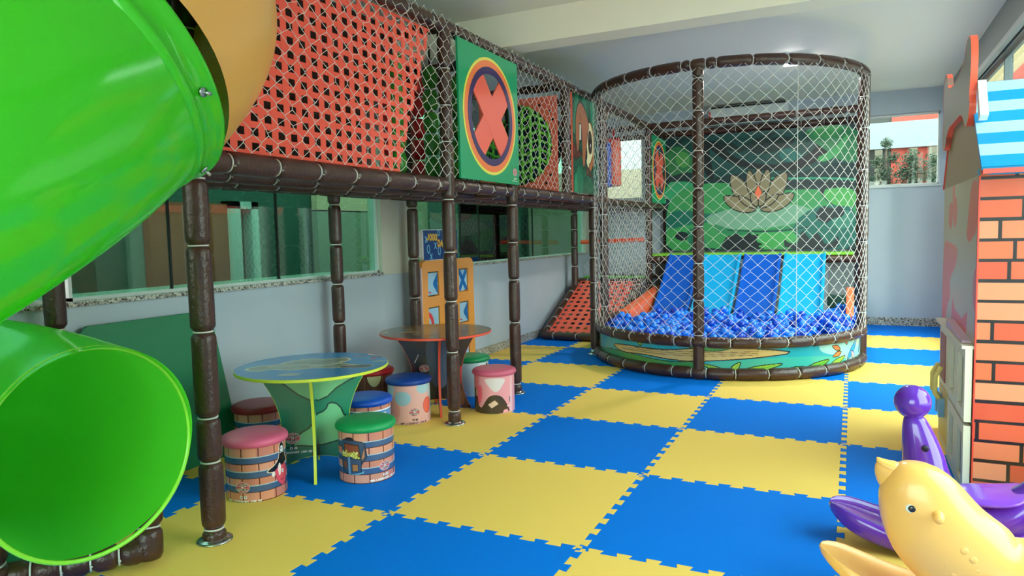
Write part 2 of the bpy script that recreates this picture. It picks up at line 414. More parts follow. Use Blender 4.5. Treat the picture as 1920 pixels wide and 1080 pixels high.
# left wall: low wall, granite sill, pillars, glass
lw = MB().mat(wallp); T = .14
lw.box(WX-T, WX, FY, BY+.1, -.05, 1.02)
lw.box(WX-T, WX, FY, BY+.1, 2.55, CZ+.02)
lw.mat(mat('pillar_paint', '#cfc8ba', .6))
for a, b in ((2.30, 2.86), (7.55, BY+.1), (-3.2, -2.9)): lw.box(WX-T, WX-.002, a, b, 1.021, 2.55)
S('wall_left', lw)
S('trim_3', MB().mat(granite()).box(WX-T-.01, WX+.025, FY, 2.30, 1.02, 1.045).box(WX-T-.01, WX+.025, 2.86, 7.55, 1.02, 1.045))
S('baseboard_left', MB().mat(granite()).box(WX-.01, WX+.012, FY, BY, -.01, .10))
gl_dark = glass('dark_glass', '#7da898', .05)
gl_clear = glass('clear_glass', '#dff0ec', .03)
def window(n, m, gm, ax, c, a0, a1, z0, z1, mull, fr=.035):
    """window in the plane ax=c: frame bars and one glass pane object"""
    b = MB().mat(m)
    def bx(u0, u1, z_0, z_1):
        if ax == 0: b.box(c-.03, c+.03, u0, u1, z_0, z_1)
        else: b.box(u0, u1, c-.03, c+.03, z_0, z_1)
    bx(a0, a1, z0, z0+fr); bx(a0, a1, z1-fr, z1); bx(a0, a0+fr, z0, z1); bx(a1-fr, a1, z0, z1)
    for u in mull: bx(u-fr/2, u+fr/2, z0, z1)
    o = b.build(n, None, 'structure')
    g = MB().mat(gm)
    if ax == 0: g.box(c-.004, c+.004, a0+.01, a1-.01, z0+.01, z1-.01)
    else: g.box(a0+.01, a1-.01, c-.004, c+.004, z0+.01, z1-.01)
    g.build('pane', o); return o
window('window_1', alum, gl_dark, 0, WX-.07, -.42, 2.30, 1.045, 2.55, [], .018)
window('window_2', alum, gl_dark, 0, WX-.07, 2.86, 7.55, 1.045, 2.55, [], .012)
window('window_3', alum, gl_dark, 0, WX-.07, -2.9, -.47, 1.045, 2.55, [], .02)
mull = MB().mat(blackm)
for y in (.23, 1.13): mull.box(WX-.08, WX-.06, y-.006, y+.006, 1.045, 2.55)
for y in (3.79, 4.20, 5.68): mull.box(WX-.08, WX-.06, y-.006, y+.006, 1.045, 2.55)
S('trim_8', mull)
# back wall with a window band
bw = MB().mat(wallp)
bw.box(WX-T, RX+T, BY, BY+T, -.05, 1.86); bw.box(WX-T, RX+T, BY, BY+T, 2.83, CZ+.02)
bw.box(WX-T, -.6, BY, BY+T, 1.86, 2.83); bw.box(.10, 3.14, BY, BY+T, 1.86, 2.83); bw.box(4.05, RX+T, BY, BY+T, 1.86, 2.83)
S('wall_back', bw)
S('baseboard_back', MB().mat(granite()).box(WX, RX, BY-.012, BY+.01, -.01, .11))
S('trim_4', MB().mat(alum).box(3.12, 4.07, BY-.03, BY+.1, 1.86, 1.885))
window('window_4', alum, gl_clear, 1, BY+.05, 3.14, 4.05, 1.885, 2.82, [], .02)
window('window_5', alum, gl_clear, 1, BY+.05, -.6, .10, 1.86, 2.82, [], .02)
# right wall: low wall and a long glazed front below a lintel
rw = MB().mat(wallp)
rw.box(RX, RX+T, FY, BY+.1, -.05, .35); rw.box(RX, RX+T, 7.0, BY+.1, .35, 2.80); rw.box(RX, RX+T, FY, -.8, .35, 2.80)
rw.mat(mat('lintel_grey', '#8f938f', .6)).box(RX, RX+T, FY, BY+.1, 2.80, CZ+.02)
S('wall_right', rw)
S('trim_5', MB().mat(mat('light_strip', '#b9bdb8', .5)).box(RX-.03, RX+.01, FY, BY, 2.78, 2.83))
window('window_6', mat('grey_frame', '#5e6468', .4), gl_clear, 0, RX+.05, -.8, 7.0, .35, 2.80, [.9, 2.6, 4.4, 6.0], .035)
S('trim_6', MB().mat(blackm).box(RX-.01, RX+.02, -.8, 7.0, 2.69, 2.715))
S('baseboard_right', MB().mat(granite()).box(RX-.012, RX+.005, FY, BY, -.01, .11))
# wall behind the camera with a wide glazed opening
fwm = MB().mat(wallp)
fwm.box(WX-T, RX+T, FY-T, FY, -.05, .15); fwm.box(WX-T, RX+T, FY-T, FY, 2.75, CZ+.02); fwm.box(WX-T, .9, FY-T, FY, .15, 2.75); fwm.box(4.0, RX+T, FY-T, FY, .15, 2.75)
S('wall_front', fwm)
window('window_7', alum, gl_clear, 1, FY-.07, .9, 4.0, .15, 2.75, [1.9, 2.95], .05)

# ------------------------------------------------------------ jigsaw foam mats
N_T, D_T = 8, .0165
def jig():
    p = [(0., 0.)]
    for k in range(N_T):
        c = (k+.5)/N_T; u = 1/N_T
        p += [(c-.20*u, -D_T), (c-.27*u, D_T), (c+.27*u, D_T), (c+.20*u, -D_T)]
        if k < N_T-1: pass
    p.insert(1, (.022, -D_T)); p.insert(1, (.022, 0.)); p += [(.978, -D_T), (.978, 0.)]
    return p+[(1., 0.)]
JG = jig()
XW, YB = WX+.005, BY-.005
def tile_mesh(i, j, m):
    x0, x1, y0, y1 = i, i+1, j, j+1
    J = JG
    bot = [(x0+a, y0+b) for a, b in J]; rgt = [(x1+b, y0+a) for a, b in J]; top = [(x0+a, y1+b) for a, b in J][::-1]; lft = [(x0+b, y0+a) for a, b in J][::-1]
    if i == -1: bot = [(XW, y0)]+[q for q in bot if q[0] > XW+.03]; top = [q for q in top if q[0] > XW+.03]+[(XW, y1)]; lft = []
    if i == 3:
        s = (RX-.02-3); bot = [(3+a*s, y0+b) for a, b in J]; top = [(3+a*s, y1+b) for a, b in J][::-1]; rgt = [(3+s, y0), (3+s, y1)]
    if j == 7: top = [(p[0], YB) for p in top]
    P = []
    for q in bot+rgt+top+lft:
        if not P or math.hypot(q[0]-P[-1][0], q[1]-P[-1][1]) > 1e-4: P.append(q)
    if math.hypot(P[0][0]-P[-1][0], P[0][1]-P[-1][1]) < 1e-4: P.pop()
    def inset(P, d):
        o = []; n = len(P)
        for k in range(n):
            a, b, c = P[k-1], P[k], P[(k+1) % n]
            e1 = Vector((b[0]-a[0], b[1]-a[1])).normalized(); e2 = Vector((c[0]-b[0], c[1]-b[1])).normalized()
            n1 = Vector((-e1.y, e1.x)); n2 = Vector((-e2.y, e2.x)); h = (n1+n2)
            if h.length < .2: h = n1
            h.normalize(); f = d/max(.45, h.dot(n1)); o.append((b[0]+h.x*f, b[1]+h.y*f))
        return o
    A = inset(P, .0005); B = inset(P, .0022); n = len(P)
    vs = [(x, y, -.016) for x, y in A]+[(x, y, -.0016) for x, y in A]+[(x, y, 0) for x, y in B]
    fs = [tuple(range(2*n, 3*n))]+[(k, (k+1) % n, n+(k+1) % n, n+k) for k in range(n)]+[(n+k, n+(k+1) % n, 2*n+(k+1) % n, 2*n+k) for k in range(n)]
    b = MB().mat(m).add(vs, fs); return b
mb_ = mat('blue_foam_mat', '#0078e6', .7, bump=.05, bscale=260, spec=.08)
my_ = mat('yellow_foam_mat', '#fad06a', .65, bump=.05, bscale=260, spec=.12)
ORD = ['first', 'second', 'third', 'fourth', 'fifth', 'sixth', 'seventh', 'eighth', 'ninth', 'tenth', 'eleventh', 'twelfth']
COLW = ['leftmost column', 'second column from left', 'third column from left', 'fourth column from left', 'rightmost column']
for i in range(-1, 4):
    for j in range(-4, 8):
        if j < -2 and i < 2: continue
        yel = (i+j) % 2 == 1
        o = tile_mesh(i, j, my_ if yel else mb_).build('foam_mat_tile')
        tag(o, f"{'yellow' if yel else 'blue'} foam mat tile, {ORD[7-j]} row from back wall, {COLW[i+1]}", 'floor mat', 'interlocking foam floor mats')

# ------------------------------------------------------------ outside the windows
gr = mat('paving_outside', '#8d8a84', .8)
S('ground', MB().mat(gr).box(-14, 18, -16, 26, -.6, -.13))
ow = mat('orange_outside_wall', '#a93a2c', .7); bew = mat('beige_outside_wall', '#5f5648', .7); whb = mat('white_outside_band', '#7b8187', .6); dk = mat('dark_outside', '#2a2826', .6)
o1 = thing('neighbouring_building', 'orange and beige building with a white band seen through the back window', 'building', (3.8, 12.3, -.13))
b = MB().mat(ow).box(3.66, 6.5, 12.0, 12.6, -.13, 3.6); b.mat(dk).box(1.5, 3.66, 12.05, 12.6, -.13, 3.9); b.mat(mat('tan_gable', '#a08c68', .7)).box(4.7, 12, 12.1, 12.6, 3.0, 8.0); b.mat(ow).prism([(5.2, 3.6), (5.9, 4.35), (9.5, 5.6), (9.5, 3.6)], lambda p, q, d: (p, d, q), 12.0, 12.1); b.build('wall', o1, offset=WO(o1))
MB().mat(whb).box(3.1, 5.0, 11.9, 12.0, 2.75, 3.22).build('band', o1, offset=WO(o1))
c0 = None
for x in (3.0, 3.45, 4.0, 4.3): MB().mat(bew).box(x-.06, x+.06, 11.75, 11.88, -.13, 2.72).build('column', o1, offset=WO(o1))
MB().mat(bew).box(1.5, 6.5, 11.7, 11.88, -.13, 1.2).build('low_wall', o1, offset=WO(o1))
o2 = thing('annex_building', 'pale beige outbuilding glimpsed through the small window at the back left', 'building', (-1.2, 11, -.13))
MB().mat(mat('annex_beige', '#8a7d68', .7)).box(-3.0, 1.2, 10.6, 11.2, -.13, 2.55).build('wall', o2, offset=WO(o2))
o3 = thing('side_building', 'orange and tan building seen through the top of the right-hand glazing', 'building', (13, 9, -.13))
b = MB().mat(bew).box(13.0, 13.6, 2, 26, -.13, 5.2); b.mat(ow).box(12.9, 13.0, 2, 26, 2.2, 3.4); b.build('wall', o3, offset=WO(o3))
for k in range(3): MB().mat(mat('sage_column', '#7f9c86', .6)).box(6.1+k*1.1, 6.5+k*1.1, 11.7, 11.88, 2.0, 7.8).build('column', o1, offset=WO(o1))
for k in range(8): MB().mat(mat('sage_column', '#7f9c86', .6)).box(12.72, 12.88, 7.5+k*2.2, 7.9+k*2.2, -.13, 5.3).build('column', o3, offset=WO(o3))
leafm = mat('dark_leaves', '#22351f', .7, noise=.4, nscale=30)
def tree(x, y, h, rad, label, seed, balls):
    R = random.Random(seed); t = thing('garden_tree', label, 'tree', (x, y, -.13), group='garden trees outside the back window')
    m = MB().mat(mat('bark', '#5a4232', .8), True); m.tube([(x, y, -.13), (x+.02, y, h*.5), (x, y, h)], [.03, .022, .01], 8)
    for k in range(5):
        a = R.uniform(0, 6.28); z = h*R.uniform(.5, .9); m.tube([(x, y, z-.15), (x+.2*math.cos(a), y+.2*math.sin(a), z+.05)], [.012, .006], 5)
    m.build('trunk', t, offset=WO(t))
    f = MB().mat(leafm)
    for (cx, cz, cr) in balls:
        for _ in range(int(300*cr/.12)):
            v = Vector((R.gauss(0, 1), R.gauss(0, 1), R.gauss(0, 1))).normalized()*cr*R.uniform(.2, 1.05)
            p = Vector((x+cx, y, cz))+v; a = Vector((R.gauss(0, 1), R.gauss(0, 1), R.gauss(0, 1))).normalized(); c = a.orthogonal().normalized()
            f.add([p-a*.02, p+c*.011, p+a*.02, p-c*.011], [(0, 1, 2, 3)])
    f.build('foliage', t, offset=WO(t))
tree(3.52, 10.4, 2.6, .2, 'slim cloud-pruned tree outside the back window, nearer the net', 3, [(0, 2.68, .10), (-.12, 2.4, .11), (.10, 2.45, .11), (-.03, 2.2, .15), (-.22, 2.12, .08), (.02, 2.0, .13)])
tree(3.86, 10.2, 2.3, .2, 'bushy dark shrub tree outside the back window, nearer the playhouse', 4, [(0, 2.4, .16), (.08, 2.2, .2), (-.1, 2.2, .18), (.0, 2.0, .22), (.3, 2.1, .18), (.3, 2.35, .14)])
# dim corridor beyond the dark left glass
cw = MB().mat(mat('corridor_wall', '#3f5f55', .7)).box(-3.3, -3.2, -5, 10, -.13, 3.2).box(-3.3, -3.2, BY, BY+4, -.13, 3.2)
cw.mat(mat('corridor_ceiling', '#39423f', .8)).mat(mat('pale_far_wall', '#93989a', .7)).box(-3.4, 1.6, BY+6.0, BY+6.2, -.13, 4.6); S('wall_corridor', cw)
cr = thing('corridor_partition', 'brown-red panel wall and pale door frame behind the left glass', 'partition', (-3.1, 2.8, -.13))
MB().mat(mat('brick_red_wall', '#c2583c', .6)).box(-3.19, -3.1, 1.9, 2.86, -.1, 1.75).build('panel', cr, offset=WO(cr))
m = MB().mat(alum).box(-3.19, -3.05, 2.86, 3.0, -.1, 1.78).box(-3.19, -3.05, 3.16, 3.26, -.1, 1.78).box(-3.19, -3.05, 2.86, 3.26, 1.70, 1.78); m.build('door_frame', cr, offset=WO(cr))
MB().mat(mat('peach_wall', '#ffc8ac', .7)).box(-3.19, -3.1, 4.3, 5.42, 1.72, 2.1).build('upper_panel', cr, offset=WO(cr))
MB().mat(mat('olive_wall', '#9a9c86', .7)).box(-3.19, -3.1, 4.3, 5.42, -.1, 1.70).build('lower_panel', cr, offset=WO(cr))
ct = thing('corridor_counter', 'long low dark counter with pale top behind the left glass', 'counter', (-1.9, 1.5, -.13))
MB().mat(mat('counter_dark', '#2e3733', .5)).box(-2.3, -1.5, -1.5, 3.6, -.1, .93).build('body', ct, offset=WO(ct), bevel=.01)
MB().mat(mat('counter_top', '#a9ada5', .3)).box(-2.35, -1.45, -1.55, 3.65, .93, .97).build('worktop', ct, offset=WO(ct), bevel=.005)
for k, (y0, y1, c) in enumerate(((5.9, 6.9, '#a2927a'), (7.5, 8.6, '#8a9086'), (9.0, 9.6, '#98917f'))):
    if y1 < BY+.3: MB().mat(mat('tan_panel'+str(k), c, .7)).box(-3.18, -3.1, y0, y1, -.1, 2.9).build('tan_panel', cr, offset=WO(cr))
# ============================================================ PLAY STRUCTURE
FX, BX = .47, -.50
ps = thing('play_structure', 'large brown padded indoor play structure with netting and raised deck along the left wall', 'play structure', (0, 3.5, 0))
PO = WO(ps)
def post(x, y, z0, z1, ties, r=.05, foot=True, n=16):
    o = pad('post', [(x, y, z0+.001), (x, y, z1)], r, [t-z0 for t in ties if z0 < t < z1], ps, PO, n=n)
    if foot: MB().mat(steel, True).lathe([(.0, .0), (.078, .0), (.078, .006), (.066, .011), (.047, .012), (.044, .045), (.0, .045)], x, y, 28).build('foot_plate', o)
    return o
UT = [2.0, 2.25, 2.5]
post(FX-.02, -.56, 0, 2.8, [.057, .364, .564, .949, 1.328, 1.62]+UT, .053, n=24)
post(FX, 1.55, 0, 2.8, [.094, .52, .883, 1.232, 1.60]+UT, .048, n=20)
post(FX, 2.59, 0, 2.8, [.081, .605, .966, 1.279, 1.59]+UT, .048)
post(FX, 3.84, 1.66, 2.8, UT, .045, False)
post(FX, 4.64, 0, 2.8, [.05, .5, .797, 1.073, 1.366, 1.62]+UT, .05)
post(FX, 7.0, 0, 2.8, [.3, .6, .9, 1.2, 1.5]+UT, .048)
post(FX, 8.0, 0, 2.8, [.3, .6, .9, 1.2, 1.5]+UT, .045)
post(BX, -.62, 0, 2.8, [.15, .55, .93, 1.3, 1.6]+UT, .05)
post(BX, 1.50, 0, 2.8, [.2, .45, .7, 1.0, 1.3, 1.6]+UT, .048)
post(BX, 2.55, 0, 2.8, [.2, .5, .8, 1.15, 1.6]+UT, .05)
post(BX, 4.64, 1.66, 2.8, UT, .045, False)
post(BX, 6.62, 0, 2.8, [.2, .5, .88, 1.15, 1.40, 1.62]+UT, .048)
post(BX, 8.0, 0, 2.8, [.4, .9, 1.3, 1.62], .045)
post(3.12, 7.0, 0, 2.8, [.3, .6, .9, 1.2, 1.5]+UT, .048)
post(3.12, 7.96, 0, 2.8, [.3, .6, .9, 1.2, 1.5]+UT, .045)
def beam(a, b, r=.045, every=.29, n=16, off=.12):
    L = (Vector(b)-Vector(a)).length; k = max(1, int(L/every)); ts = [off+(L-2*off)*i/k for i in range(k+1)]
    return pad('beam', [a, b], r, ts, ps, PO, n=n)
beam((FX, -.52, 1.700), (FX, 1.50, 1.700), .055, .30, 20)
beam((FX, 1.60, 1.705), (FX, 2.54, 1.705), .05, .28); beam((FX, 2.64, 1.705), (FX, 4.60, 1.705), .05, .3)
beam((.10, -.52, 1.69), (.10, 8.0, 1.69), .045, .33)
beam((-.2, -.52, 1.69), (-.2, 8.0, 1.69), .045, .33)
beam((BX, -.58, 1.71), (BX, 8.0, 1.71), .048, .3)
beam((FX, 4.7, 1.70), (FX, 7.95, 1.70), .045, .3)
for y in (-.56, 1.55, 2.59, 4.64, 7.0, 8.0): beam((BX+.04, y, 1.70), (FX-.04, y, 1.70), .045, .25, off=.08)
beam((FX, -.52, 2.79), (FX, 8.0, 2.79), .05, .3); beam((BX, -.52, 2.79), (BX, 8.0, 2.79), .045, .35)
for y in (-.56, 1.55, 2.59, 3.84, 4.64, 7.0, 7.96): beam((BX+.04, y, 2.79), (FX-.04, y, 2.79), .042, .3, off=.1)
for y, z in ((7.0, 2.79), (7.96, 2.79)): beam((FX+.04, y, z), (3.08, y, z), .048, .3)
beam((3.12, 5.05, 2.79), (3.12, 7.96, 2.79), .045, .3)
beam((FX, 5.0, .34), (FX, 6.95, .34), .05, .3); beam((3.12, 5.05, .34), (3.12, 6.95, .34), .05, .3)
# deck: padded dark plates
deckm = mat('deck_vinyl', '#3a231d', .45, bump=.2, bscale=40)
MB().mat(deckm).box(BX, FX, -.56, 8.0, 1.715, 1.745).build('deck', ps, offset=PO, bevel=.008)
# nets
NZ0, NZ1 = 1.75, 2.78
hole = [(1.62, 2.60), (3.88, 4.62)]
fn = lambda u, v: (np.full_like(u, FX+.047)+.004*np.sin(u*17), u-.50, NZ0+v)
net('net', fn, 5.45, NZ1-NZ0+.06, .108, .098, ps, PO, .0017, .05, mask=lambda u, v: ~(((u-.5 > 1.66) & (u-.5 < 2.56)) | ((u-.5 > 3.9) & (u-.5 < 4.6))) | (v > .97))
fn = lambda u, v: (np.full_like(u, FX)+.004*np.sin(u*17), 4.98+u, .36+v)
net('net', fn, 2.02, 2.42, .105, .105, ps, PO, .0020, .05, seed=2)
fn = lambda u, v: (np.full_like(u, 3.12), 4.98+u, .36+v)
net('net', fn, 3.0, 2.42, .105, .105, ps, PO, .0020, .05, seed=3)
fn = lambda u, v: (BX+u, np.full_like(u, 7.02), .75+v)
net('net', fn, .97, .95, .10, .10, ps, PO, .0019, .05, seed=4)
fn = lambda u, v: (np.full_like(u, BX-.02), u-.5, 1.75+v)
net('net', fn, 8.4, 1.02, .10, .10, ps, PO, .0022, .08, seed=5)
# orange woven wall behind the front net, its far edge slanting
fn = lambda u, v, d: (FX-.03+d, -.50+u, 1.76+v)
straps('woven_strap_wall', 1.95, .98, 22, 14, .46, fn, ps, PO, orangem, skew=lambda v: 1.50+.42*v/.98)
MB().mat(deckm).prism([(-.5, 1.76), (.9, 1.76), (1.25, 2.72), (-.5, 2.72)], lambda p, q, d: (.26+d, p, q), 0, .03).build('dark_gap_backing', ps, offset=PO)  # added dark sheet, stands in for the shade seen through the strap gaps
# big X panels
def xpanel(y0, y1, z0, z1, x, label):
    w_, h_ = (y1-y0), (z1-z0); cy, cz = (y0+y1)/2, (z0+z1)/2; ry = w_*.44; rz = h_*.44
    g = mat('panel_green', '#11a06b', .5)
    f = lambda p, q, d: (x+d, p, q)
    E = lambda k: circ(cy, cz, ry*k, 48, rz*k)
    b = MB().mat(g).ringplate(sqring(y0, y1, z0, z1, cy, cz), E(.80), f, -.008, .008)
    o = b.build('noughts_panel', ps, offset=PO); o['label'] = label
    f2 = lambda a: (lambda p, q, d: (x+a+d, p, q))
    for nm, c, k1, k2, a in (('yellow_ring', '#f2e25c', 1.02, .97, .0085), ('orange_ring', '#ff8048', .97, .82, .010), ('purple_ring', '#3b2a63', .86, .74, .012)):
        MB().mat(mat('ring_'+nm, c, .5)).ringplate(E(k1), E(k2), f2(a), 0, .0012).build(nm, o)
    m = MB().mat(mat('cross_coral', '#ff6a55', .5))
    hw = ry*.25; cy2 = cy+ry*.06
    for s in (1, -1):
        P = []
        for (u, v) in ((-.66, .68), (.66, -.68)):
            P.append((cy2+s*u*ry*.93, cz+v*rz*.93))
        d = Vector((P[1][0]-P[0][0], P[1][1]-P[0][1])).normalized(); nn = Vector((-d.y, d.x))*hw
        q = [(P[0][0]+nn.x, P[0][1]+nn.y), (P[1][0]+nn.x, P[1][1]+nn.y), (P[1][0]-nn.x, P[1][1]-nn.y), (P[0][0]-nn.x, P[0][1]-nn.y)]
        m.prism(q, f, .0005 if s > 0 else -.0015, .0105 if s > 0 else .0095)
    m.build('cross', o)
    s_ = .05
    painted('logo_sticker', rect(-s_, s_, -s_*1.5, s_), lambda a, b_: (np.full_like(a, x+.0092), y1-.08+a, z0+.10+b_), lambda p: (p.fill('#11a06b'), p.logo(0, 0, .035)), 80, 90, o)
    return o
xpanel(1.63, 2.60, 1.755, 2.735, FX+.056, 'green square panel with a coral cross in a round opening')
xpanel(7.06, 7.94, 1.755, 2.70, FX+.02, 'far green square panel with a red cross in a round opening')
# sloth panel
def sloth(p):
    p.x = p.x*1.36
    p.fill('#13543f')
    p.poly([(0, .6), (.12, 1), (.25, .98), (.2, .55)], '#1d7a58'); p.poly([(.35, 1), (.42, .75), (.62, .72), (.66, 1)], '#1c7255', smooth=1)
    p.poly([(.7, .98), (.74, .7), (.9, .66), (.9, .98)], '#22805e', smooth=1); p.line([(.33, 1), (.36, .8), (.5, .74)], .02, '#0d3a2e', 1); p.line([(.66, 1), (.68, .75), (.9, .6)], .02, '#0d3a2e', 1)
    p.poly([(0, .5), (.3, .42), (.55, .28), (.8, .18), (.8, .03), (.6, .1), (.35, .27), (0, .36)], '#6d3328', '#1a1512', .012)
    p.ell(.28, .14, .26, .22, '#0d5a3f', 15, '#0c3328', .01); p.ell(.24, .1, .15, .16, '#177352', 10); p.ell(.62, .05, .2, .14, '#0f5c43', 0, '#0c3328', .01); p.ell(.1, .05, .06, .14, '#1e9266')
    # face
    p.ell(.70, .50, .17, .25, '#b8683f', 0, '#1a1512', .014); p.ell(.68, .54, .15, .2, '#e8dfae'); p.ell(.66, .43, .12, .16, '#e8dfae', -20)
    p.ell(.70, .54, .085, .115, '#3d2a24', 0, '#17110f', .008); p.ell(.715, .53, .035, .045, '#100c0c'); p.ell(.72, .51, .012, .018, '#ffffff')
    p.ell(.53, .43, .045, .08, '#17202a', 10); p.ell(.53, .46, .01, .025, '#e8eef0'); p.ell(.52, .58, .02, .03, '#17110f'); p.poly([(.62, .30), (.72, .33), (.8, .42), (.78, .28), (.7, .22)], '#b8683f', '#1a1512', .01, 1)
    # arm over branch with two fingers
    p.poly([(.13, .48), (.10, .62), (.14, .82), (.28, .93), (.44, .90), (.60, .80), (.66, .72), (.60, .62), (.52, .42), (.46, .26), (.38, .27), (.36, .45), (.36, .60), (.32, .70), (.28, .60), (.24, .44), (.17, .39)], '#b06a49', '#17110f', .018, 2)
    p.poly([(.27, .70), (.33, .70), (.335, .54), (.25, .52)], '#e9e4d0', '#17110f', .012); p.line([(.33, .74), (.30, .80)], .012, '#17110f')
o = painted('sloth_panel', rect(0, .74, 0, .98), lambda a, b_: (np.full_like(a, FX+.058), 3.89+a, 1.755+b_), sloth, 260, 330, ps, offset=PO)
MB().mat(mat('coral_edge', '#ff7058', .4)).box(FX+.040, FX+.057, 3.885, 4.63, 1.755, 2.735).build('panel_back', ps, offset=PO)
# round crawl opening across the corridor
orp = mat('coral_panel', '#ff7258', .5); y0 = 3.80
f = lambda p, q, d: (p, y0+d, q)
o = MB().mat(orp).ringplate(sqring(-.46, .40, 1.765, 2.70, -.05, 2.24), circ(-.05, 2.24, .40), f, -.015, .015).build('crawl_panel', ps, offset=PO)
for px_, pz_ in ((.33, 2.55), (.36, 2.47), (.33, 1.93), (.28, 1.85), (-.38, 2.6), (.22, 2.62)): MB().mat(blackm).lathe([(0, -.002), (.013, -.002), (.013, .002), (0, .002)], 0, 0, 12).build('bolt', o, offset=None).matrix_local = Matrix.Translation((px_, y0-.017, pz_)) @ Matrix.Rotation(PI/2, 4, 'X')
lime = mat('lime_rope', '#6fc53a', .5); gm = MB().mat(lime, True)
MB().mat(mat('deep_teal', '#0d3446', .6)).prism(circ(-.05, 2.24, .40), lambda p, q, d: (p, y0+.25+d, q), 0, .01).build('crawl_back', o)
for k in range(-4, 5):
    xx = k*.085; hh = math.sqrt(max(.02, .40**2-xx**2)); pts = []
    for t in np.linspace(-1, 1, 15):
        pts.append((-.05+xx*(1-.0*t*t)+.05*(1-t*t), y0-.02-.14*(1-t*t)*(1-(xx/.42)**2), 2.24+t*hh))
    gm.tube(pts, .014, 6)
for k in range(-4, 5):
    zz = k*.085; hh = math.sqrt(max(.02, .40**2-zz**2)); pts = []
    for t in np.linspace(-1, 1, 15): pts.append((-.05+t*hh, y0-.02-.14*(1-t*t)*(1-(zz/.42)**2), 2.24+zz+.03*math.cos(t*9)))
    gm.tube(pts, .014, 6)
gm.build('rope_net', o)
# hanging rollers inside, red and green, between the woven wall and the cross panel
bagc = [('red', '#d81f2a'), ('green', '#3f8f2e')]
nb = 0
POSB = [('beside the slanting end of the woven strap wall', -.15, 1.32), ('second from the woven strap wall', .1, 1.5), ('just left of the cross panel', -.15, 1.75), ('behind the left half of the cross panel', .1, 1.95), ('behind the middle of the cross panel', -.15, 2.15), ('behind the right half of the cross panel', .1, 2.35)]
for k, (where, x, y) in enumerate(POSB):
    nm, c = bagc[k % 2]
    t = thing('hanging_roller', f'{nm} padded roller hanging inside the deck, {where}', 'hanging roller', (x, y, 2.0), group='padded rollers hanging inside the deck')
    b = MB().mat(mat('vinyl_'+nm, c, .35), True)
    for q in range(5): b.lathe([(.0, 1.80+q*.17), (.045, 1.805+q*.17), (.06, 1.84+q*.17), (.06, 1.91+q*.17), (.045, 1.955+q*.17), (.0, 1.96+q*.17)], x, y, 16)
    b.build('padded_roll', t, offset=WO(t)); MB().mat(blackm).tube([(x, y, 1.76), (x, y, 2.79)], .008, 8).build('rod', t, offset=WO(t))
# punch tubes at the far deck opening
for nm, c, x, y, r, z0, z1 in (('orange', '#ff6d4e', .06, 6.72, .10, 1.98, 2.60), ('blue', '#2b59c8', -.03, 6.60, .09, 1.96, 2.58)):
    t = thing('punch_bag', f'{nm} padded punch tube hanging at the far end of the deck', 'punch bag', (x, y, z0))
    MB().mat(mat('vinyl_bag_'+nm, c, .35), True).lathe([(0, z0), (r*.8, z0), (r, z0+.03), (r, z1-.03), (r*.8, z1), (0, z1)], x, y, 24).build('bag', t, offset=WO(t))
    MB().mat(mat('strap_red', '#e8323a', .5)).box(x-r*.9, x+r*.9, y-.015, y+.015, z1, z1+.03).box(x-.01, x+.01, y-.01, y+.01, z1, 2.76).build('strap', t, offset=WO(t))

# ------------------------------------------------------------ orange net ramp and entry step under the deck
rp = thing('climbing_ramp', 'orange woven strap climbing ramp with brown padded frame by the left wall', 'climbing ramp', (0, 6, 0))
RO = WO(rp); A = Vector((0, 5.47, .06)); Bv = Vector((0, 6.78, .66))
ru = (Bv-A); RL = ru.length; ru.normalize(); rn = Vector((0, -ru.z, ru.y))
def rpad(name, a, b, r, k):
    L = (Vector(b)-Vector(a)).length
    return pad(name, [a, b], r, [L*(i+.5)/k for i in range(k)], rp, RO, n=14)
rpad('frame_pad', (-.52, 5.47, .055), (.40, 5.47, .055), .05, 3); rpad('frame_pad', (-.50, 5.5, .08), (-.50, 6.78, .66), .05, 6)
rpad('frame_pad', (.40, 5.5, .08), (.40, 6.78, .66), .05, 5); rpad('frame_pad', (-.52, 6.8, .66), (.40, 6.8, .66), .05, 3)
straps('strap_mesh', .84, RL-.02, 8, 13, .52, lambda u, v, d: tuple(A+ru*v+rn*(d+.015)+Vector((-.46+u, 0, 0))), rp, RO, orangem)
MB().mat(mat('lime_step', '#62b63a', .45)).box(-.46, .42, 6.86, 6.98, .70, .725).build('step', rp, offset=RO, bevel=.006)
MB().mat(deckm).box(-.46, .42, 6.98, 7.9, .66, .70).build('landing', rp, offset=RO)
hr = pad('rung', [(-.54, 7.0, 1.215), (.40, 7.0, 1.235)], .032, [], ps, PO, n=14); hr.data.materials[0] = mat('orange_foam', '#ff5f3a', .5); hr['label'] = 'orange foam rung'

# ============================================================ BALL PIT
bp = thing('ball_pit', 'half-round netted ball pit with brown padded rings and jungle printed wall', 'ball pit', (1.8, 4.9, 0))
QO = WO(bp); CX, CY, CR = 1.80, 5.0, 1.33
def arc(z, r=CR, a0=180, a1=360, n=60): return [(CX+r*math.cos(math.radians(a0+(a1-a0)*k/n)), CY+r*math.sin(math.radians(a0+(a1-a0)*k/n)), z) for k in range(n+1)]
AL = PI*CR
ring_t = lambda n, o=0: [AL*(k+.5)/n+o for k in range(n)]
for nm, z, r, tt in (('top_ring', 2.80, .05, ring_t(14)), ('middle_ring', .338, .052, ring_t(17, .02)), ('bottom_ring', .056, .055, ring_t(15, .03))):
    tt = sorted([t for t in tt if abs(t-AL/2) > .09]+[AL/2-.07, AL/2+.06]); pad(nm, arc(z), r, tt, bp, QO, n=18)
def pitpost(x, y, ties): 
    o = pad('post', [(x, y, .0), (x, y, 2.80)], .05, ties, bp, QO, n=18)
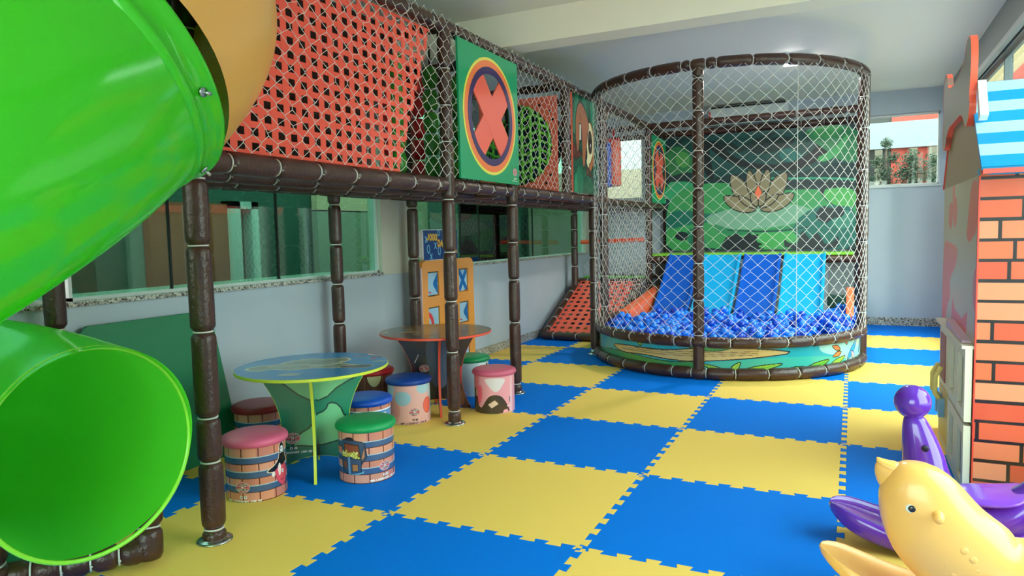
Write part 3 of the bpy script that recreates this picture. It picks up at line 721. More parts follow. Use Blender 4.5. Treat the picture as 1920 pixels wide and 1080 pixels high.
pitpost(CX-.01, CY-CR+.012, [.40, .72, 1.05, 1.38, 1.72, 2.05, 2.40, 2.68]); pitpost(CX-CR, CY+.0, [.5, .85, 1.2, 1.55, 1.9, 2.3, 2.6]); pitpost(CX+CR-.005, CY, [.5, .85, 1.2, 1.55, 1.9, 2.3, 2.6])
def pitprint(p):   # x = arc length from left end, y = height
    p.fill('#2aa5b4'); h = .30
    p.mask(p.y < .06, '#4f9c3f'); p.ell(.35, .13, .33, .10, '#a9b487', 0); p.ell(.5, .17, .25, .09, '#79b6a8'); p.mask(p.x > 3.45, '#9fd0c8'); p.ell(3.5, .22, .3, .09, '#9fd0c8')
    p.poly([(2.0, .05), (2.3, .13), (3.0, .16), (3.6, .1), (3.6, 0), (2.0, 0)], '#3fb3a4', smooth=1)
    p.poly([(.2, .02), (.7, .09), (1.2, .13), (1.8, .08), (2.1, .12), (2.1, 0), (.2, 0)], '#3d8f4c', '#1c3a24', .008, 2)
    p.poly([(1.0, .17), (1.3, .195), (1.75, .19), (2.2, .25), (2.7, .23), (2.95, .19), (2.6, .155), (2.2, .12), (1.9, .10), (1.5, .13), (1.2, .11)], '#d3b477', '#2a2416', .010, 1)
    for k in range(3): p.line([(1.2+.1*k, .15+.015*k), (1.9, .15+.02*k), (2.6, .18+.015*k)], .005, '#7a5f35', 1)
    p.poly([(1.9, .30), (2.0, .22), (2.25, .20), (2.45, .27), (2.4, .30)], '#4b9448', '#1c3a24', .008, 2)
    p.poly([(2.6, .30), (2.9, .25), (3.1, .27), (3.2, .30)], '#78b93f', '#1c3a24', .008, 2)
    def leaf(x0, y0, x1, y1, w, c='#9ccb45'):
        dx, dy = x1-x0, y1-y0; L = math.hypot(dx, dy); nx_, ny_ = -dy/L*w, dx/L*w
        p.poly([(x0, y0), (x0+dx*.35+nx_, y0+dy*.35+ny_), (x0+dx*.7+nx_*.7, y0+dy*.7+ny_*.7), (x1, y1), (x0+dx*.7-nx_*.7, y0+dy*.7-ny_*.7), (x0+dx*.35-nx_, y0+dy*.35-ny_)], c, '#15301b', .009, 1)
        p.line([(x0, y0), (x0+dx*.8, y0+dy*.8)], .004, '#3e7a2a')
    leaf(1.45, .285, 1.12, .25, .022); leaf(1.45, .285, 1.48, .20, .03); leaf(1.48, .285, 1.75, .235, .022, '#86b94a'); leaf(.75, .29, 1.02, .26, .02, '#86b94a'); leaf(.45, .3, .72, .25, .02, '#86b94a')
    leaf(2.35, .01, 2.1, .09, .025); leaf(2.35, .01, 2.45, .12, .03); leaf(2.37, .01, 2.85, .10, .03, '#8ec744'); leaf(2.75, .0, 3.05, .06, .03); leaf(3.0, .01, 3.35, .10, .035, '#63b53c'); leaf(3.3, .02, 3.6, .11, .03)
    leaf(.1, .3, .3, .24, .02); leaf(.05, .02, .3, .08, .025)
    for x0, y0, a in ((3.5, .17, 150), (3.52, .15, 200), (3.62, .2, 110)):
        r_ = math.radians(a); leaf(x0, y0, x0+.16*math.cos(r_), y0+.10*math.sin(r_), .025, '#ff7e4a')
    leaf(3.6, .05, 3.9, .25, .035, '#3f9fd6'); leaf(3.8, .05, 3.7, .14, .03, '#f0b8a8'); leaf(3.95, .08, 4.1, .25, .03, '#3f9fd6')
painted('printed_wall', rect(0, AL, 0, .30), lambda a, b_: (CX-(CR-.012)*np.cos(a/CR), CY-(CR-.012)*np.sin(a/CR), .05+b_), pitprint, 1100, 90, bp, offset=QO)
painted('inner_wall', rect(0, AL, 0, .30), lambda a, b_: (CX-(CR-.03)*np.cos(a/CR), CY-(CR-.03)*np.sin(a/CR), .05+b_), lambda p: p.fill('#1a3f73'), 80, 3, bp, offset=QO)
fn = lambda a, b_: (CX-(CR+.035)*np.cos(a/(CR)), CY-(CR+.035)*np.sin(a/(CR)), .34+b_)
net('net', fn, AL, 2.44, .122, .116, bp, QO, .0021, .02, seed=11, knot=.025)
MB().mat(netm, True).tube([(CX-CR*math.cos(.62), CY-CR*math.sin(.62), 2.8), (CX-CR*math.cos(.62)-.01, CY-CR*math.sin(.62), .36)], .003, 5).tube([(CX+1.37*math.cos(.95), CY-1.37*math.sin(.95), 2.8), (CX+1.37*math.cos(.95), CY-1.37*math.sin(.95), .36)], .003, 5).build('net_seam', bp, offset=QO)
b = MB().mat(mat('pit_floor', '#16407c', .6)); b.prism([(x, y) for x, y, z in arc(0, CR-.05)]+[(3.06, 7.0), (.54, 7.0)], lambda p, q, d: (p, q, d), .02, .27); b.build('pit_floor', bp, offset=QO)
# mural behind
def mural(p):   # 2.62 x 1.68
    p.fill('#0c3236'); W_, H_ = 2.62, 1.68
    R = random.Random(5)
    p.poly([(0, 1.68), (0, 1.15), (.5, 1.02), (1.1, 1.12), (1.7, 1.0), (2.3, 1.2), (2.62, 1.1), (2.62, 1.68)], '#0d4a48', smooth=2)
    for k in range(9):
        x0 = R.uniform(0, 2.4); y0 = R.uniform(1.1, 1.6); p.ell(x0, y0, R.uniform(.12, .35), R.uniform(.03, .10), R.choice(['#12302f', '#13706a', '#0e2a2c']), R.uniform(-30, 30))
    p.poly([(.35, 1.68), (.5, 1.3), (.62, 1.05), (.72, 1.02), (.66, 1.3), (.6, 1.68)], '#151f22', smooth=1); p.poly([(.6, 1.5), (1.0, 1.2), (1.5, 1.1), (2.0, 1.12), (2.35, 1.45), (2.45, 1.68), (2.3, 1.68), (1.95, 1.25), (1.5, 1.18), (1.05, 1.28), (.7, 1.6)], '#101a20', smooth=2)
    p.poly([(1.9, 1.68), (2.0, 1.5), (2.2, 1.35), (2.35, 1.2), (2.62, 1.15), (2.62, 1.68)], '#2e8a58', smooth=2); p.poly([(2.05, 1.24), (2.3, 1.36), (2.5, 1.6), (2.42, 1.34), (2.2, 1.18)], '#49b26a', smooth=1); p.poly([(2.0, 1.55), (2.1, 1.68), (2.45, 1.68), (2.3, 1.5)], '#3f9f58', smooth=1)
    p.ell(.2, 1.3, .2, .25, '#2a7a4a', 20); p.ell(.25, 1.35, .1, .12, '#4a9a4e', 20); p.poly([(.0, 1.1), (.4, 1.18), (.5, 1.0), (.0, .92)], '#123438', smooth=1)
    p.poly([(0, 1.02), (.25, 1.04), (.5, .96), (0, .7)], '#2fa36f', smooth=1)
    p.line([(1.3, 1.03), (1.7, .99), (2.1, .98), (2.62, .93)], .03, '#2c9c78', 1)
    p.poly([(0, .75), (.3, .95), (.8, 1.0), (1.3, .88), (1.7, .82), (2.3, .86), (2.62, .8), (2.62, 0), (0, 0)], '#3c9c5c', smooth=2)
    p.poly([(1.45, .98), (1.9, .95), (2.62, .9), (2.62, .78), (2.2, .82), (1.8, .84)], '#102830', smooth=1)
    p.poly([(2.1, .82), (2.5, .85), (2.62, .7), (2.5, .5), (2.25, .62)], '#55b45c', '#16303a', .012, 1)
    p.poly([(0, .55), (.25, .62), (.6, .52), (.9, .60), (.7, .42), (.3, .38), (0, .3)], '#167060', smooth=1)
    p.ell(1.32, .47, .72, .17, '#7fb096', 3); p.poly([(.62, .42), (1.0, .28), (1.6, .28), (2.0, .45), (1.9, .3), (1.4, .18), (.8, .22)], '#2b8a5c', smooth=1)
    p.poly([(1.9, .5), (2.2, .62), (2.62, .55), (2.62, .0), (2.0, .0), (1.75, .25)], '#126b62', smooth=1); p.ell(2.42, .4, .14, .12, '#3e8a7a', 30); p.poly([(.0, .35), (.3, .3), (.45, .0), (0, .0)], '#3fa257', smooth=1); p.poly([(.3, .35), (.55, .28), (.6, .02), (.35, 0)], '#1f7a5c', smooth=1)
    p.poly([(1.0, .2), (1.3, .24), (1.9, .25), (1.7, .02), (1.1, .0)], '#4aae5c', smooth=1); p.line([(.9, .29), (1.5, .25), (2.0, .31)], .018, '#15443f', 1)
    def blk(pts): p.poly(pts, '#16212c', smooth=1)
    blk([(.78, .0), (.82, .1), (.9, .22), (.98, .2), (1.02, .27), (1.08, .18), (1.15, .2), (1.2, .26), (1.24, .2), (1.34, .24), (1.28, .12), (1.4, .08), (1.3, .05), (1.45, .0)])
    blk([(1.68, .0), (1.66, .16), (1.72, .10), (1.84, .06), (1.9, .28), (1.96, .2), (2.02, .12), (2.08, .24), (2.14, .18), (2.2, .05), (2.32, .12), (2.36, .2), (2.38, .04), (2.3, 0)])
    blk([(2.05, .45), (2.15, .6), (2.3, .55), (2.4, .6), (2.45, .45), (2.3, .42), (2.2, .34)]); blk([(2.1, .85), (2.16, .72), (2.2, .85)]); blk([(.1, .2), (.2, .3), (.35, .25), (.28, .12)])
    # water lily
    def petal(pts): p.poly(pts, '#97876a', '#171a1c', .016, 2)
    cx, cy = 1.32, .58; ox = p.x.copy(); p.x = cx+(p.x-cx)*1.13
    petal([(cx, cy+.30), (cx+.08, cy+.46), (cx, cy+.62), (cx-.08, cy+.46)])
    for s in (-1, 1):
        petal([(cx+s*.10, cy+.10), (cx+s*.34, cy+.14), (cx+s*.44, cy+.34), (cx+s*.44, cy+.54), (cx+s*.24, cy+.44), (cx+s*.12, cy+.26)])
    for s in (-1, 1):
        petal([(cx+s*.01, cy+.12), (cx+s*.15, cy+.22), (cx+s*.20, cy+.42), (cx+s*.15, cy+.60), (cx+s*.04, cy+.44), (cx-s*.0, cy+.26)])
    for s in (-1, 1):
        petal([(cx, cy-.02), (cx+s*.22, cy-.06), (cx+s*.46, cy+.04), (cx+s*.58, cy+.22), (cx+s*.32, cy+.20), (cx+s*.12, cy+.08)])
        petal([(cx, cy), (cx+s*.16, cy+.03), (cx+s*.28, cy+.12), (cx+s*.32, cy+.22), (cx+s*.18, cy+.17), (cx+s*.07, cy+.08)])
        petal([(cx, cy+.02), (cx+s*.10, cy+.07), (cx+s*.13, cy+.20), (cx+s*.08, cy+.27), (cx+s*.0, cy+.15)])
    p.poly([(cx+.0, cy+.12), (cx+.06, cy+.23), (cx+.0, cy+.35), (cx-.06, cy+.23)], '#ff7a50', '#3a2018', .008); p.x = ox
t = painted('mural_panel', rect(0, 2.62, 0, 1.68), lambda a, b_: (.50+a, np.full_like(a, 7.90), 1.05+b_), mural, 720, 460, m=paintmat('printed_matte', .4, .1))
tag(t, 'large green jungle mural with a lotus flower behind the ball pit', 'mural')
t = thing('slide_platform', 'raised brown platform with lime green edge above the wave slides', 'platform', (1.8, 7.5, 0))
TO = WO(t); lm = mat('lime_edge', '#7cc02c', .45)
MB().mat(deckm).box(.55, 3.06, 7.02, 7.9, .95, 1.0).build('deck', t, offset=TO); MB().mat(lm).box(.52, 3.06, 6.97, 7.5, 1.0, 1.035).build('edge_mat', t, offset=TO, bevel=.008)
for x0, x1 in ((.50, .74), (2.74, 3.10)): pad('pad', [(x0, 6.99, .95), (x1, 6.99, .95)], .05, [(x1-x0)/2], t, TO, n=14)
MB().mat(mat('dark_panel', '#2a211f', .5)).box(.56, .74, 6.98, 7.02, .25, .93).build('side_panel', t, offset=TO)
MB().mat(mat('grey_panel', '#8d9296', .6)).box(2.76, 3.06, 7.2, 7.24, .45, .93).build('side_panel', t, offset=TO); MB().mat(mat('deep_green_pad', '#123f33', .5)).box(2.76, 3.06, 6.9, 6.98, .2, .5).build('side_pad', t, offset=TO, bevel=.01)
# wave slides
def slide(x0, x1, c, name, label):
    m = mat('slide_'+name, c, .22, coat=.5); W = x1-x0; pr = []
    for k in range(25):
        t_ = k/24; y = 6.99-1.35*t_
        z = 1.035-.005-(.80*(t_**1.05)) if t_ > .04 else 1.03; z = .20+.83*(1-t_)**1.5 if t_ > .0 else 1.035
        pr.append((y, z))
    b = MB().mat(m, True); rings = []
    for k, (y, z) in enumerate(pr):
        e = min(1, k/3)*.055*(1-.25*k/24)
        q = [(0, e), (.018, e+.006), (.036, e), (.05, .0), (W-.05, .0), (W-.036, e), (W-.018, e+.006), (W, e), (W, -.05), (0, -.05)]
        rings.append([(x0+u, y, z+v) for u, v in q])
    b.loft(rings); o = b.build('slide'); md = o.modifiers.new('b', 'EDGE_SPLIT'); md.split_angle = .7
    return tag(o, label, 'slide', 'wave slides in the ball pit')
slide(.76, 1.20, '#0a58c4', 'navy', 'dark blue plastic slide, leftmost of the four in the ball pit')
slide(1.235, 1.72, '#12a4e0', 'cyan', 'light blue plastic slide behind the middle pit post')
slide(1.755, 2.215, '#0a5ed0', 'navy', 'dark blue plastic slide between the two light blue slides')
slide(2.25, 2.74, '#12a4e0', 'cyan', 'light blue plastic slide, rightmost of the four in the ball pit')
wm = mat('orange_pad', '#ff7347', .4)
def wedge(x0, x1, pts, label):
    o = MB().mat(wm).prism(pts, lambda p, q, d: (d, p, q), x0, x1).build('side_pad', bevel=.012); return tag(o, label, 'foam pad')
wedge(.56, .70, [(5.25, .27), (6.5, .27), (6.95, .42), (6.95, .60), (5.25, .42)], 'orange sloping foam pad at the left edge of the ball pit')
wedge(2.98, 3.06, [(5.6, .27), (6.5, .27), (6.6, .62), (6.4, .64), (5.6, .36)], 'orange foam pad at the right edge of the ball pit beside the net')
# balls
balls = []
r_ = .040; y = CY-CR+.10; row = 0
while y < 6.5:
    hw = math.sqrt(max(0, (CR-.085)**2-(CY-y)**2)) if y < CY else 1.245
    x = CX-hw+(row % 2)*r_
    while x < CX+hw:
        fr = (y-3.6)
        z = .305+.03*math.sin(x*5.1+y*3)*math.sin(y*4.3)+min(.03, max(0, (y-3.8)*.02))
        free = y < 5.75 or x > 2.76 or False
        if free and not (x < .74 and y > 5.2): balls.append((x+rng.normal()*.004, y+rng.normal()*.004, z+rng.normal()*.007))
        x += 2*r_*1.0
    y += r_*1.74; row += 1
for _ in range(150):
    x, y, z = balls[rng.integers(len(balls))]; balls.append((x+r_*.9, y+.02, z+.052))
cam_p = np.array([3.028, -2.752]); balls.sort(key=lambda b: (b[0]-cam_p[0])**2+(b[1]-cam_p[1])**2)
bms = [mat('ball_dark_blue', '#0a48cc', .15, coat=.6), mat('ball_bright_blue', '#1a80f4', .15, coat=.6)]
proto = []
for k, (nm, m) in enumerate(zip(('dark', 'bright'), bms)):
    me = MB().mat(m, True).sphere((0, 0, 0), r_, 20, 12).build('plastic_ball'); proto.append(me)
rest = [MB().mat(bms[0], True), ]
kk = [0, 0]; rb = MB()
for n_, (x, y, z) in enumerate(balls):
    k = int(rng.random() < .6)
    if n_ < 300:
        o = proto[k] if kk[k] == 0 else proto[k].copy()
        if kk[k]: COL.objects.link(o)
        kk[k] += 1; o.location = (x, y, z)
        tag(o, ('dark blue' if k == 0 else 'bright blue')+' glossy plastic ball near the front of the ball pit', 'ball', ('dark blue' if k == 0 else 'bright blue')+' plastic balls in the pit')
    else:
        rb.mat(bms[k], True).sphere((x, y, z), r_, 14, 8)
tag(rb.build('plastic_balls'), 'loose layer of blue plastic balls toward the back of the ball pit', 'balls', kind='stuff')
# air conditioner on the back wall
ac = thing('air_conditioner', 'white wall air conditioner above the mural', 'air conditioner', (1.68, 8.03, 2.86))
MB().mat(mat('ac_white', '#d5d8d8', .4)).prism([(8.04, 2.86), (7.90, 2.86), (7.84, 2.93), (7.83, 3.08), (7.86, 3.12), (8.04, 3.12)], lambda p, q, d: (d, p, q), 1.14, 2.22).build('body', ac, offset=WO(ac), bevel=.012)
MB().mat(blackm).box(1.18, 2.18, 7.815, 7.835, 3.085, 3.105).build('louvre', ac, offset=WO(ac)); MB().mat(mat('ac_red', '#e03030', .5)).box(1.15, 1.17, 7.822, 7.835, 2.94, 3.04).build('sticker', ac, offset=WO(ac))

# flush ceiling lamp above the ball pit
cl = thing('ceiling_lamp', 'flush square white ceiling lamp above the ball pit', 'ceiling lamp', (2.42, 5.52, 3.14))
MB().mat(mat('lamp_white', '#e6e6e2', .4)).box(2.33, 2.55, 5.20, 5.62, 3.105, 3.14).build('housing', cl, offset=WO(cl), bevel=.006)
em_ = bpy.data.materials.new('lamp_glow'); em_.use_nodes = True; eb_ = em_.node_tree.nodes['Principled BSDF']; eb_.inputs['Emission Color'].default_value = (1, .96, .90, 1); eb_.inputs['Emission Strength'].default_value = 100
MB().mat(em_).box(2.35, 2.53, 5.22, 5.60, 3.099, 3.106).build('diffuser', cl, offset=WO(cl))
# ============================================================ TUBE SLIDE
ts = thing('tube_slide', 'large spiral tube slide, lime green with an orange upper section, at the left', 'slide', (.66, -1.22, 0))
SO = WO(ts)
limep = translucent(mat('slide_lime', '#5ce43a', .14, coat=.3), .45, '#64f542'); orp2 = mat('slide_orange', '#ffbc58', .3, coat=.3)
def shell(name, path, r, m, n=64, th=.012, flare=None):
    P = [Vector(p) for p in path]; rings = []; pr = None
    for i, p in enumerate(P):
        t = (P[min(i+1, len(P)-1)]-P[max(i-1, 0)]).normalized()
        a = t.cross(Vector((0, 0, 1))) if pr is None else pr-t*pr.dot(t)
        a.normalize(); b = t.cross(a); pr = a; rr = r if not flare else flare(i, len(P))
        rings.append([tuple(p+rr*(math.cos(2*PI*k/n)*a+math.sin(2*PI*k/n)*b)) for k in range(n)])
    o = MB().mat(m, True).loft(rings, False).build(name, ts, offset=SO)
    return o
FP = (1.16, -1.46, 1.85)
shell('orange_tube', cat([(-.16, -.70, 2.42), (.20, -.84, 2.42), (.55, -.95, 2.36), (.85, -1.07, 2.22), (1.06, -1.24, 2.04), (1.152, -1.50, 1.815)], 12), .392, orp2)
gp = [FP, (1.15, -1.68, 1.66), (1.08, -2.0, 1.44), (.80, -2.26, 1.22), (.35, -2.43, 1.06), (-.07, -2.3, .95), (-.255, -1.95, .85), (-.24, -1.55, .77), (.0, -1.26, .71), (.3, -1.18, .66), (.659, -1.22, .622)]
gpath = cat(gp, 12); NG = len(gpath)
shell('green_tube', gpath[:int(NG*.62)], .37, limep, 72)
shell('exit_tube', gpath[int(NG*.62)-1:], .37, limep, 72)
fd = Vector((.0779, .7889, .6096)).normalized(); fa = fd.cross(Vector((0, 0, 1))).normalized(); fb = fd.cross(fa)
def fring(c, r, n=72): return [tuple(Vector(c)+r*(math.cos(2*PI*k/n)*fa+math.sin(2*PI*k/n)*fb)) for k in range(n)]
F0 = Vector(FP)
fl = MB().mat(limep, True).loft([fring(F0-fd*.10, .366), fring(F0-fd*.085, .374), fring(F0-fd*.075, .386), fring(F0-fd*.062, .388), fring(F0-fd*.055, .380), fring(F0-fd*.01, .390), fring(F0, .400), fring(F0+fd*.008, .400), fring(F0+fd*.008, .36)], False).build('flange', ts, offset=SO)
for k in range(8):
    an = 2*PI*k/8+.35; c = F0-fd*.028+.385*(math.cos(an)*fa+math.sin(an)*fb); nrm = (math.cos(an)*fa+math.sin(an)*fb)
    MB().mat(steel, True).tube([c, c+nrm*.008], .013, 8).tube([c, c+nrm*.028], .005, 8).build('bolt', ts, offset=SO)
rd = Vector((.9972, -.0742, .0109)); ra = rd.cross(Vector((0, 0, 1))).normalized(); rb2 = rd.cross(ra); rc = Vector((.659, -1.22, .622)); ring = []
for k in range(73):
    d = math.cos(2*PI*k/72)*ra+math.sin(2*PI*k/72)*rb2; ring.append(tuple(rc+.366*d))
MB().mat(mat('rim_lime', '#8fe83c', .2, coat=.4), True).tube(ring, .0085, 8).build('rim', ts, offset=SO)
# padded base frame of the slide
def spad(name, path, r, ties): return pad(name, path, r, ties, ts, SO, n=18)
spad('base_pad', [(.10, -1.26, .075), (.39, -.87, .075)], .055, [.10, .2, .3, .4])
spad('base_pad', [(.39, -.85, .03), (.385, -.84, .13), (.37, -.82, .25)], .06, [.13])
spad('base_pad', [(.10, -1.28, .02), (.11, -1.3, .24)], .06, [.12])
spad('base_pad', [(-.35, -1.9, .075), (.10, -1.27, .075)], .055, [.15, .35, .55])
o = MB().mat(dgreen).box(-.62, .0, -2.2, -1.02, .001, .04).build('floor_pad', bevel=.008); tag(o, 'dark green floor pad under the exit of the tube slide', 'floor pad')

# ============================================================ STOOLS
def seatpart(t, x, y, r, z, c, name):
    return MB().mat(mat('seat_'+name, c, .4, bump=.04, bscale=120), True).lathe([(0, z), (r*.97, z), (r*1.01, z+.008), (r*1.015, z+.022), (r*.97, z+.036), (r*.85, z+.044), (r*.5, z+.050), (0, z+.052)], x, y, 48).build('seat', t, offset=WO(t))
def stool(x, y, label, sc, scn_, painter, nx=460, ny=170, r=.155, h=.288):
    t = thing('storage_stool', label, 'stool', (x, y, 0), group='round storage stools')
    ph = math.atan2(-2.7521-y, 3.0283-x); R = r
    painted('body', rect(-PI*R, PI*R, 0, h), lambda a, b_: (x+R*np.cos(ph+a/R), y+R*np.sin(ph+a/R), .0015+b_), painter, nx, ny, t, offset=WO(t))
    MB().mat(mat('stool_base', '#2e2420', .6)).lathe([(0, .0), (r*.99, .0), (r*.99, .003), (0, .003)], x, y, 40).build('base', t, offset=WO(t))
    seatpart(t, x, y, .168, h-.004, sc, scn_); return t
def barrel(p, wood='#e2907a', band='#44608e'):
    p.fill(wood)
    rows = [(0, .052), (.082, .125), (.155, .20), (.228, .30)]
    for k, (a, b) in enumerate(rows):
        for q in range(-7, 8):
            c = ['#e79a80', '#dd8a74', '#ea9f8a', '#d98676', '#e4917c'][(q*3+k) % 5]
            p.poly([(q*.085, a), (q*.085+.085, a), (q*.085+.085, b), (q*.085, b)], c)
    for q in range(-7, 8): p.line([(q*.085+.012, 0), (q*.085+.012, .3)], .006, '#6b2d22')
    for z in (.052, .125, .200):
        p.mask((p.y > z) & (p.y < z+.030), band); p.mask((p.y > z+.030) & (p.y < z+.035), '#b5c6d6'); p.mask((p.y > z-.004) & (p.y < z), '#56281f')
    p.mask(p.y < .003, '#5a2a20')
def pirate(p):
    barrel(p); p.logo(-.075, .078, .034)
    bx = .135
    p.poly([(bx-.085, .150), (bx-.03, .175), (bx-.005, .21), (bx-.005, .265), (bx+.015, .285), (bx+.04, .268), (bx+.05, .2), (bx+.07, .17), (bx+.02, .155), (bx-.04, .135), (bx-.075, .138)], '#12141c', '#f0dcc4', .004, 1)
    p.ell(bx+.018, .245, .014, .016, '#eef2f6'); p.ell(bx+.012, .247, .004, .005, '#17191f'); p.line([(bx+.005, .225), (bx+.03, .235)], .005, '#eef2f6'); p.line([(bx+.03, .225), (bx+.008, .235)], .005, '#eef2f6')
    p.poly([(bx-.04, .15), (bx+.05, .165), (bx+.07, .12), (bx+.05, .065), (bx+.02, .045), (bx-.015, .07), (bx-.035, .11)], '#f0566a', '#a52440', .003, 1)
    p.poly([(bx-.02, .15), (bx-.005, .18), (bx+.01, .15), (bx+.005, .12), (bx-.01, .1)], '#fbe4e2', smooth=1); p.ell(bx-.047, .125, .010, .014, '#f6ecec'); p.line([(bx, .085), (bx+.012, .078), (bx+.028, .088)], .004, '#5a1020', 1); p.ell(bx+.02, .125, .008, .01, '#ffffff'); p.ell(bx+.02, .125, .003, .004, '#000000')
def chest(p):
    barrel(p); p.logo(.105, .083, .032)
    b = -.085
    p.poly([(b-.075, .155), (b-.07, .235), (b-.03, .25), (b+.06, .232), (b+.075, .225), (b+.085, .15), (b+.05, .10)], '#2f4a70', '#1b2638', .005)
    p.poly([(b-.055, .165), (b-.05, .222), (b+.04, .215), (b+.05, .15)], '#8e4632', '#1b1f2a', .005); p.poly([(b+.055, .15), (b+.075, .215), (b+.075, .15), (b+.055, .12)], '#c08060', '#22324c', .004)
    p.poly([(b-.05, .25), (b, .262), (b+.02, .24), (b-.03, .236)], '#1a1f2c', smooth=1)
    R = random.Random(3)
    for _ in range(60): p.ell(b+R.uniform(-.07, .04), .158+R.gauss(0, .008), .0065, .0065, R.choice(['#e8e27a', '#d9c94e', '#f4f0b4']), 0, '#6f6a2e', .0012)
    p.poly([(b-.07, .065), (b-.075, .145), (b+.055, .135), (b+.05, .055), (b-.02, .05)], '#34507a', '#1b2638', .005)
    p.poly([(b-.06, .08), (b-.062, .125), (b-.035, .12), (b-.033, .075)], '#7e4a3a', '#1b2638', .003); p.poly([(b-.0, .068), (b+.0, .108), (b+.035, .108), (b+.035, .07)], '#b77a4c', '#1b2638', .003); p.line([(b-.018, .055), (b-.02, .14)], .014, '#6f9cc4')
    p.poly([(b-.03, .05), (b+.06, .052), (b+.07, .075), (b+.05, .06)], '#6fb4d0', smooth=1)
def plainbarrel(p): barrel(p, '#c8766a', '#2f5f92')
def bluebarrel(p):
    barrel(p, '#f0b0a0', '#5a8fd0'); p.mask((p.y > .17) & (p.y < .25), '#5f92cc'); p.mask((p.y > .25) & (p.y < .256), '#ffffff'); p.poly([(.10, .15), (.10, .235), (.14, .235), (.14, .15)], '#f6e6e0'); p.ell(.12, .21, .010, .012, '#141824'); p.poly([(.105, .17), (.12, .2), (.135, .17)], '#141824')
def bear(p):
    p.fill('#7c4d3c'); 
    for q in range(-6, 7): p.line([(q*.07, 0), (q*.07+.005, .29)], .004, '#a8806a')
    p.ell(.01, .29, .055, .09, '#e6dfa0', 0, '#4a2c22', .004)
def cow(p):
    p.fill('#f6b9b4'); p.ell(-.22, .25, .10, .12, '#cfdbe2'); p.ell(-.15, .1, .08, .1, '#f0a09a'); p.ell(-.05, .19, .062, .052, '#a9cbdc'); p.ell(.115, .26, .06, .045, '#b6d2de'); p.ell(.24, .25, .08, .1, '#d2dfe6'); p.ell(.152, .125, .042, .055, '#ff6f5c', 0, '#e03c34', .004); p.ell(.25, .1, .06, .08, '#a9cbdc')
    p.logo(.035, .088, .036, '#1c1417')
def pinkcat(p):
    p.fill('#f7a3ae'); p.poly([(-.09, .27), (.10, .27), (.06, .21), (.03, .17), (.0, .165), (-.03, .19), (-.06, .23)], '#f0dcdc', smooth=2)
    p.poly([(-.13, .29), (-.2, .29), (-.2, 0), (-.15, 0)], '#f0848f'); p.poly([(-.10, .22), (-.10, .1), (-.15, .05), (-.16, .2)], '#ff6f84', smooth=1)
    p.poly([(-.30, .0), (-.30, .18), (-.17, .19), (-.155, .15), (-.145, .06), (-.12, .04), (-.10, .05), (-.07, .10), (-.04, .135), (0, .145), (.05, .135), (.085, .09), (.11, .045), (.13, .0)], '#4b3a30', smooth=1); p.ell(-.165, .15, .012, .03, '#d9b49a')
    p.poly([(-.055, .07), (.0, .105), (.03, .075), (-.025, .04)], '#ecc6b4', '#3a2a22', .003); p.poly([(.06, .0), (.07, .025), (.10, .03), (.115, .0)], '#f7a9b4'); p.line([(.10, .05), (.135, .055)], .006, '#f4f0f0'); p.ell(.14, .1, .02, .03, '#3c4c6e'); p.poly([(.125, .0), (.16, .0), (.16, .29), (.14, .29)], '#f9c2ca')
def palebarrel(p):
    p.fill('#c9dfe6'); p.poly([(.05, .29), (.2, .29), (.2, 0), (.1, 0), (.08, .15)], '#e8f0f2', smooth=1); p.ell(.17, .22, .025, .05, '#141a22')
stool(.17, -.03, 'barrel-print stool with pink seat and a pirate picture, nearest the front post', '#e8638c', 'pink', pirate, 640, 230)
stool(.556, .42, 'barrel-print stool with green seat and a treasure chest picture, right of the blue table', '#0a9a58', 'green', chest, 640, 230)
stool(-.33, .50, 'barrel-print stool with dark red seat against the wall, left behind the blue table', '#a3222f', 'darkred', plainbarrel)
stool(.20, .89, 'blue-seated barrel stool just behind the treasure chest stool', '#0b4fc0', 'blue', bluebarrel)
stool(-.37, 1.72, 'brown stool with bright red seat and pale muzzle patch, by the wall', '#c8202c', 'red', bear)
stool(.10, 1.527, 'pink and light blue stool with dark blue seat, left of the second front post', '#0b3f9e', 'navy', cow, 520, 190)
stool(.10, 2.46, 'pale blue stool with a green seat behind the red-edged table', '#0b8a4e', 'green2', palebarrel, 300, 100)
stool(.55, 2.03, 'pink and brown cartoon cat stool with a pink seat, right of the second front post', '#d8607f', 'rose', pinkcat, 520, 190)

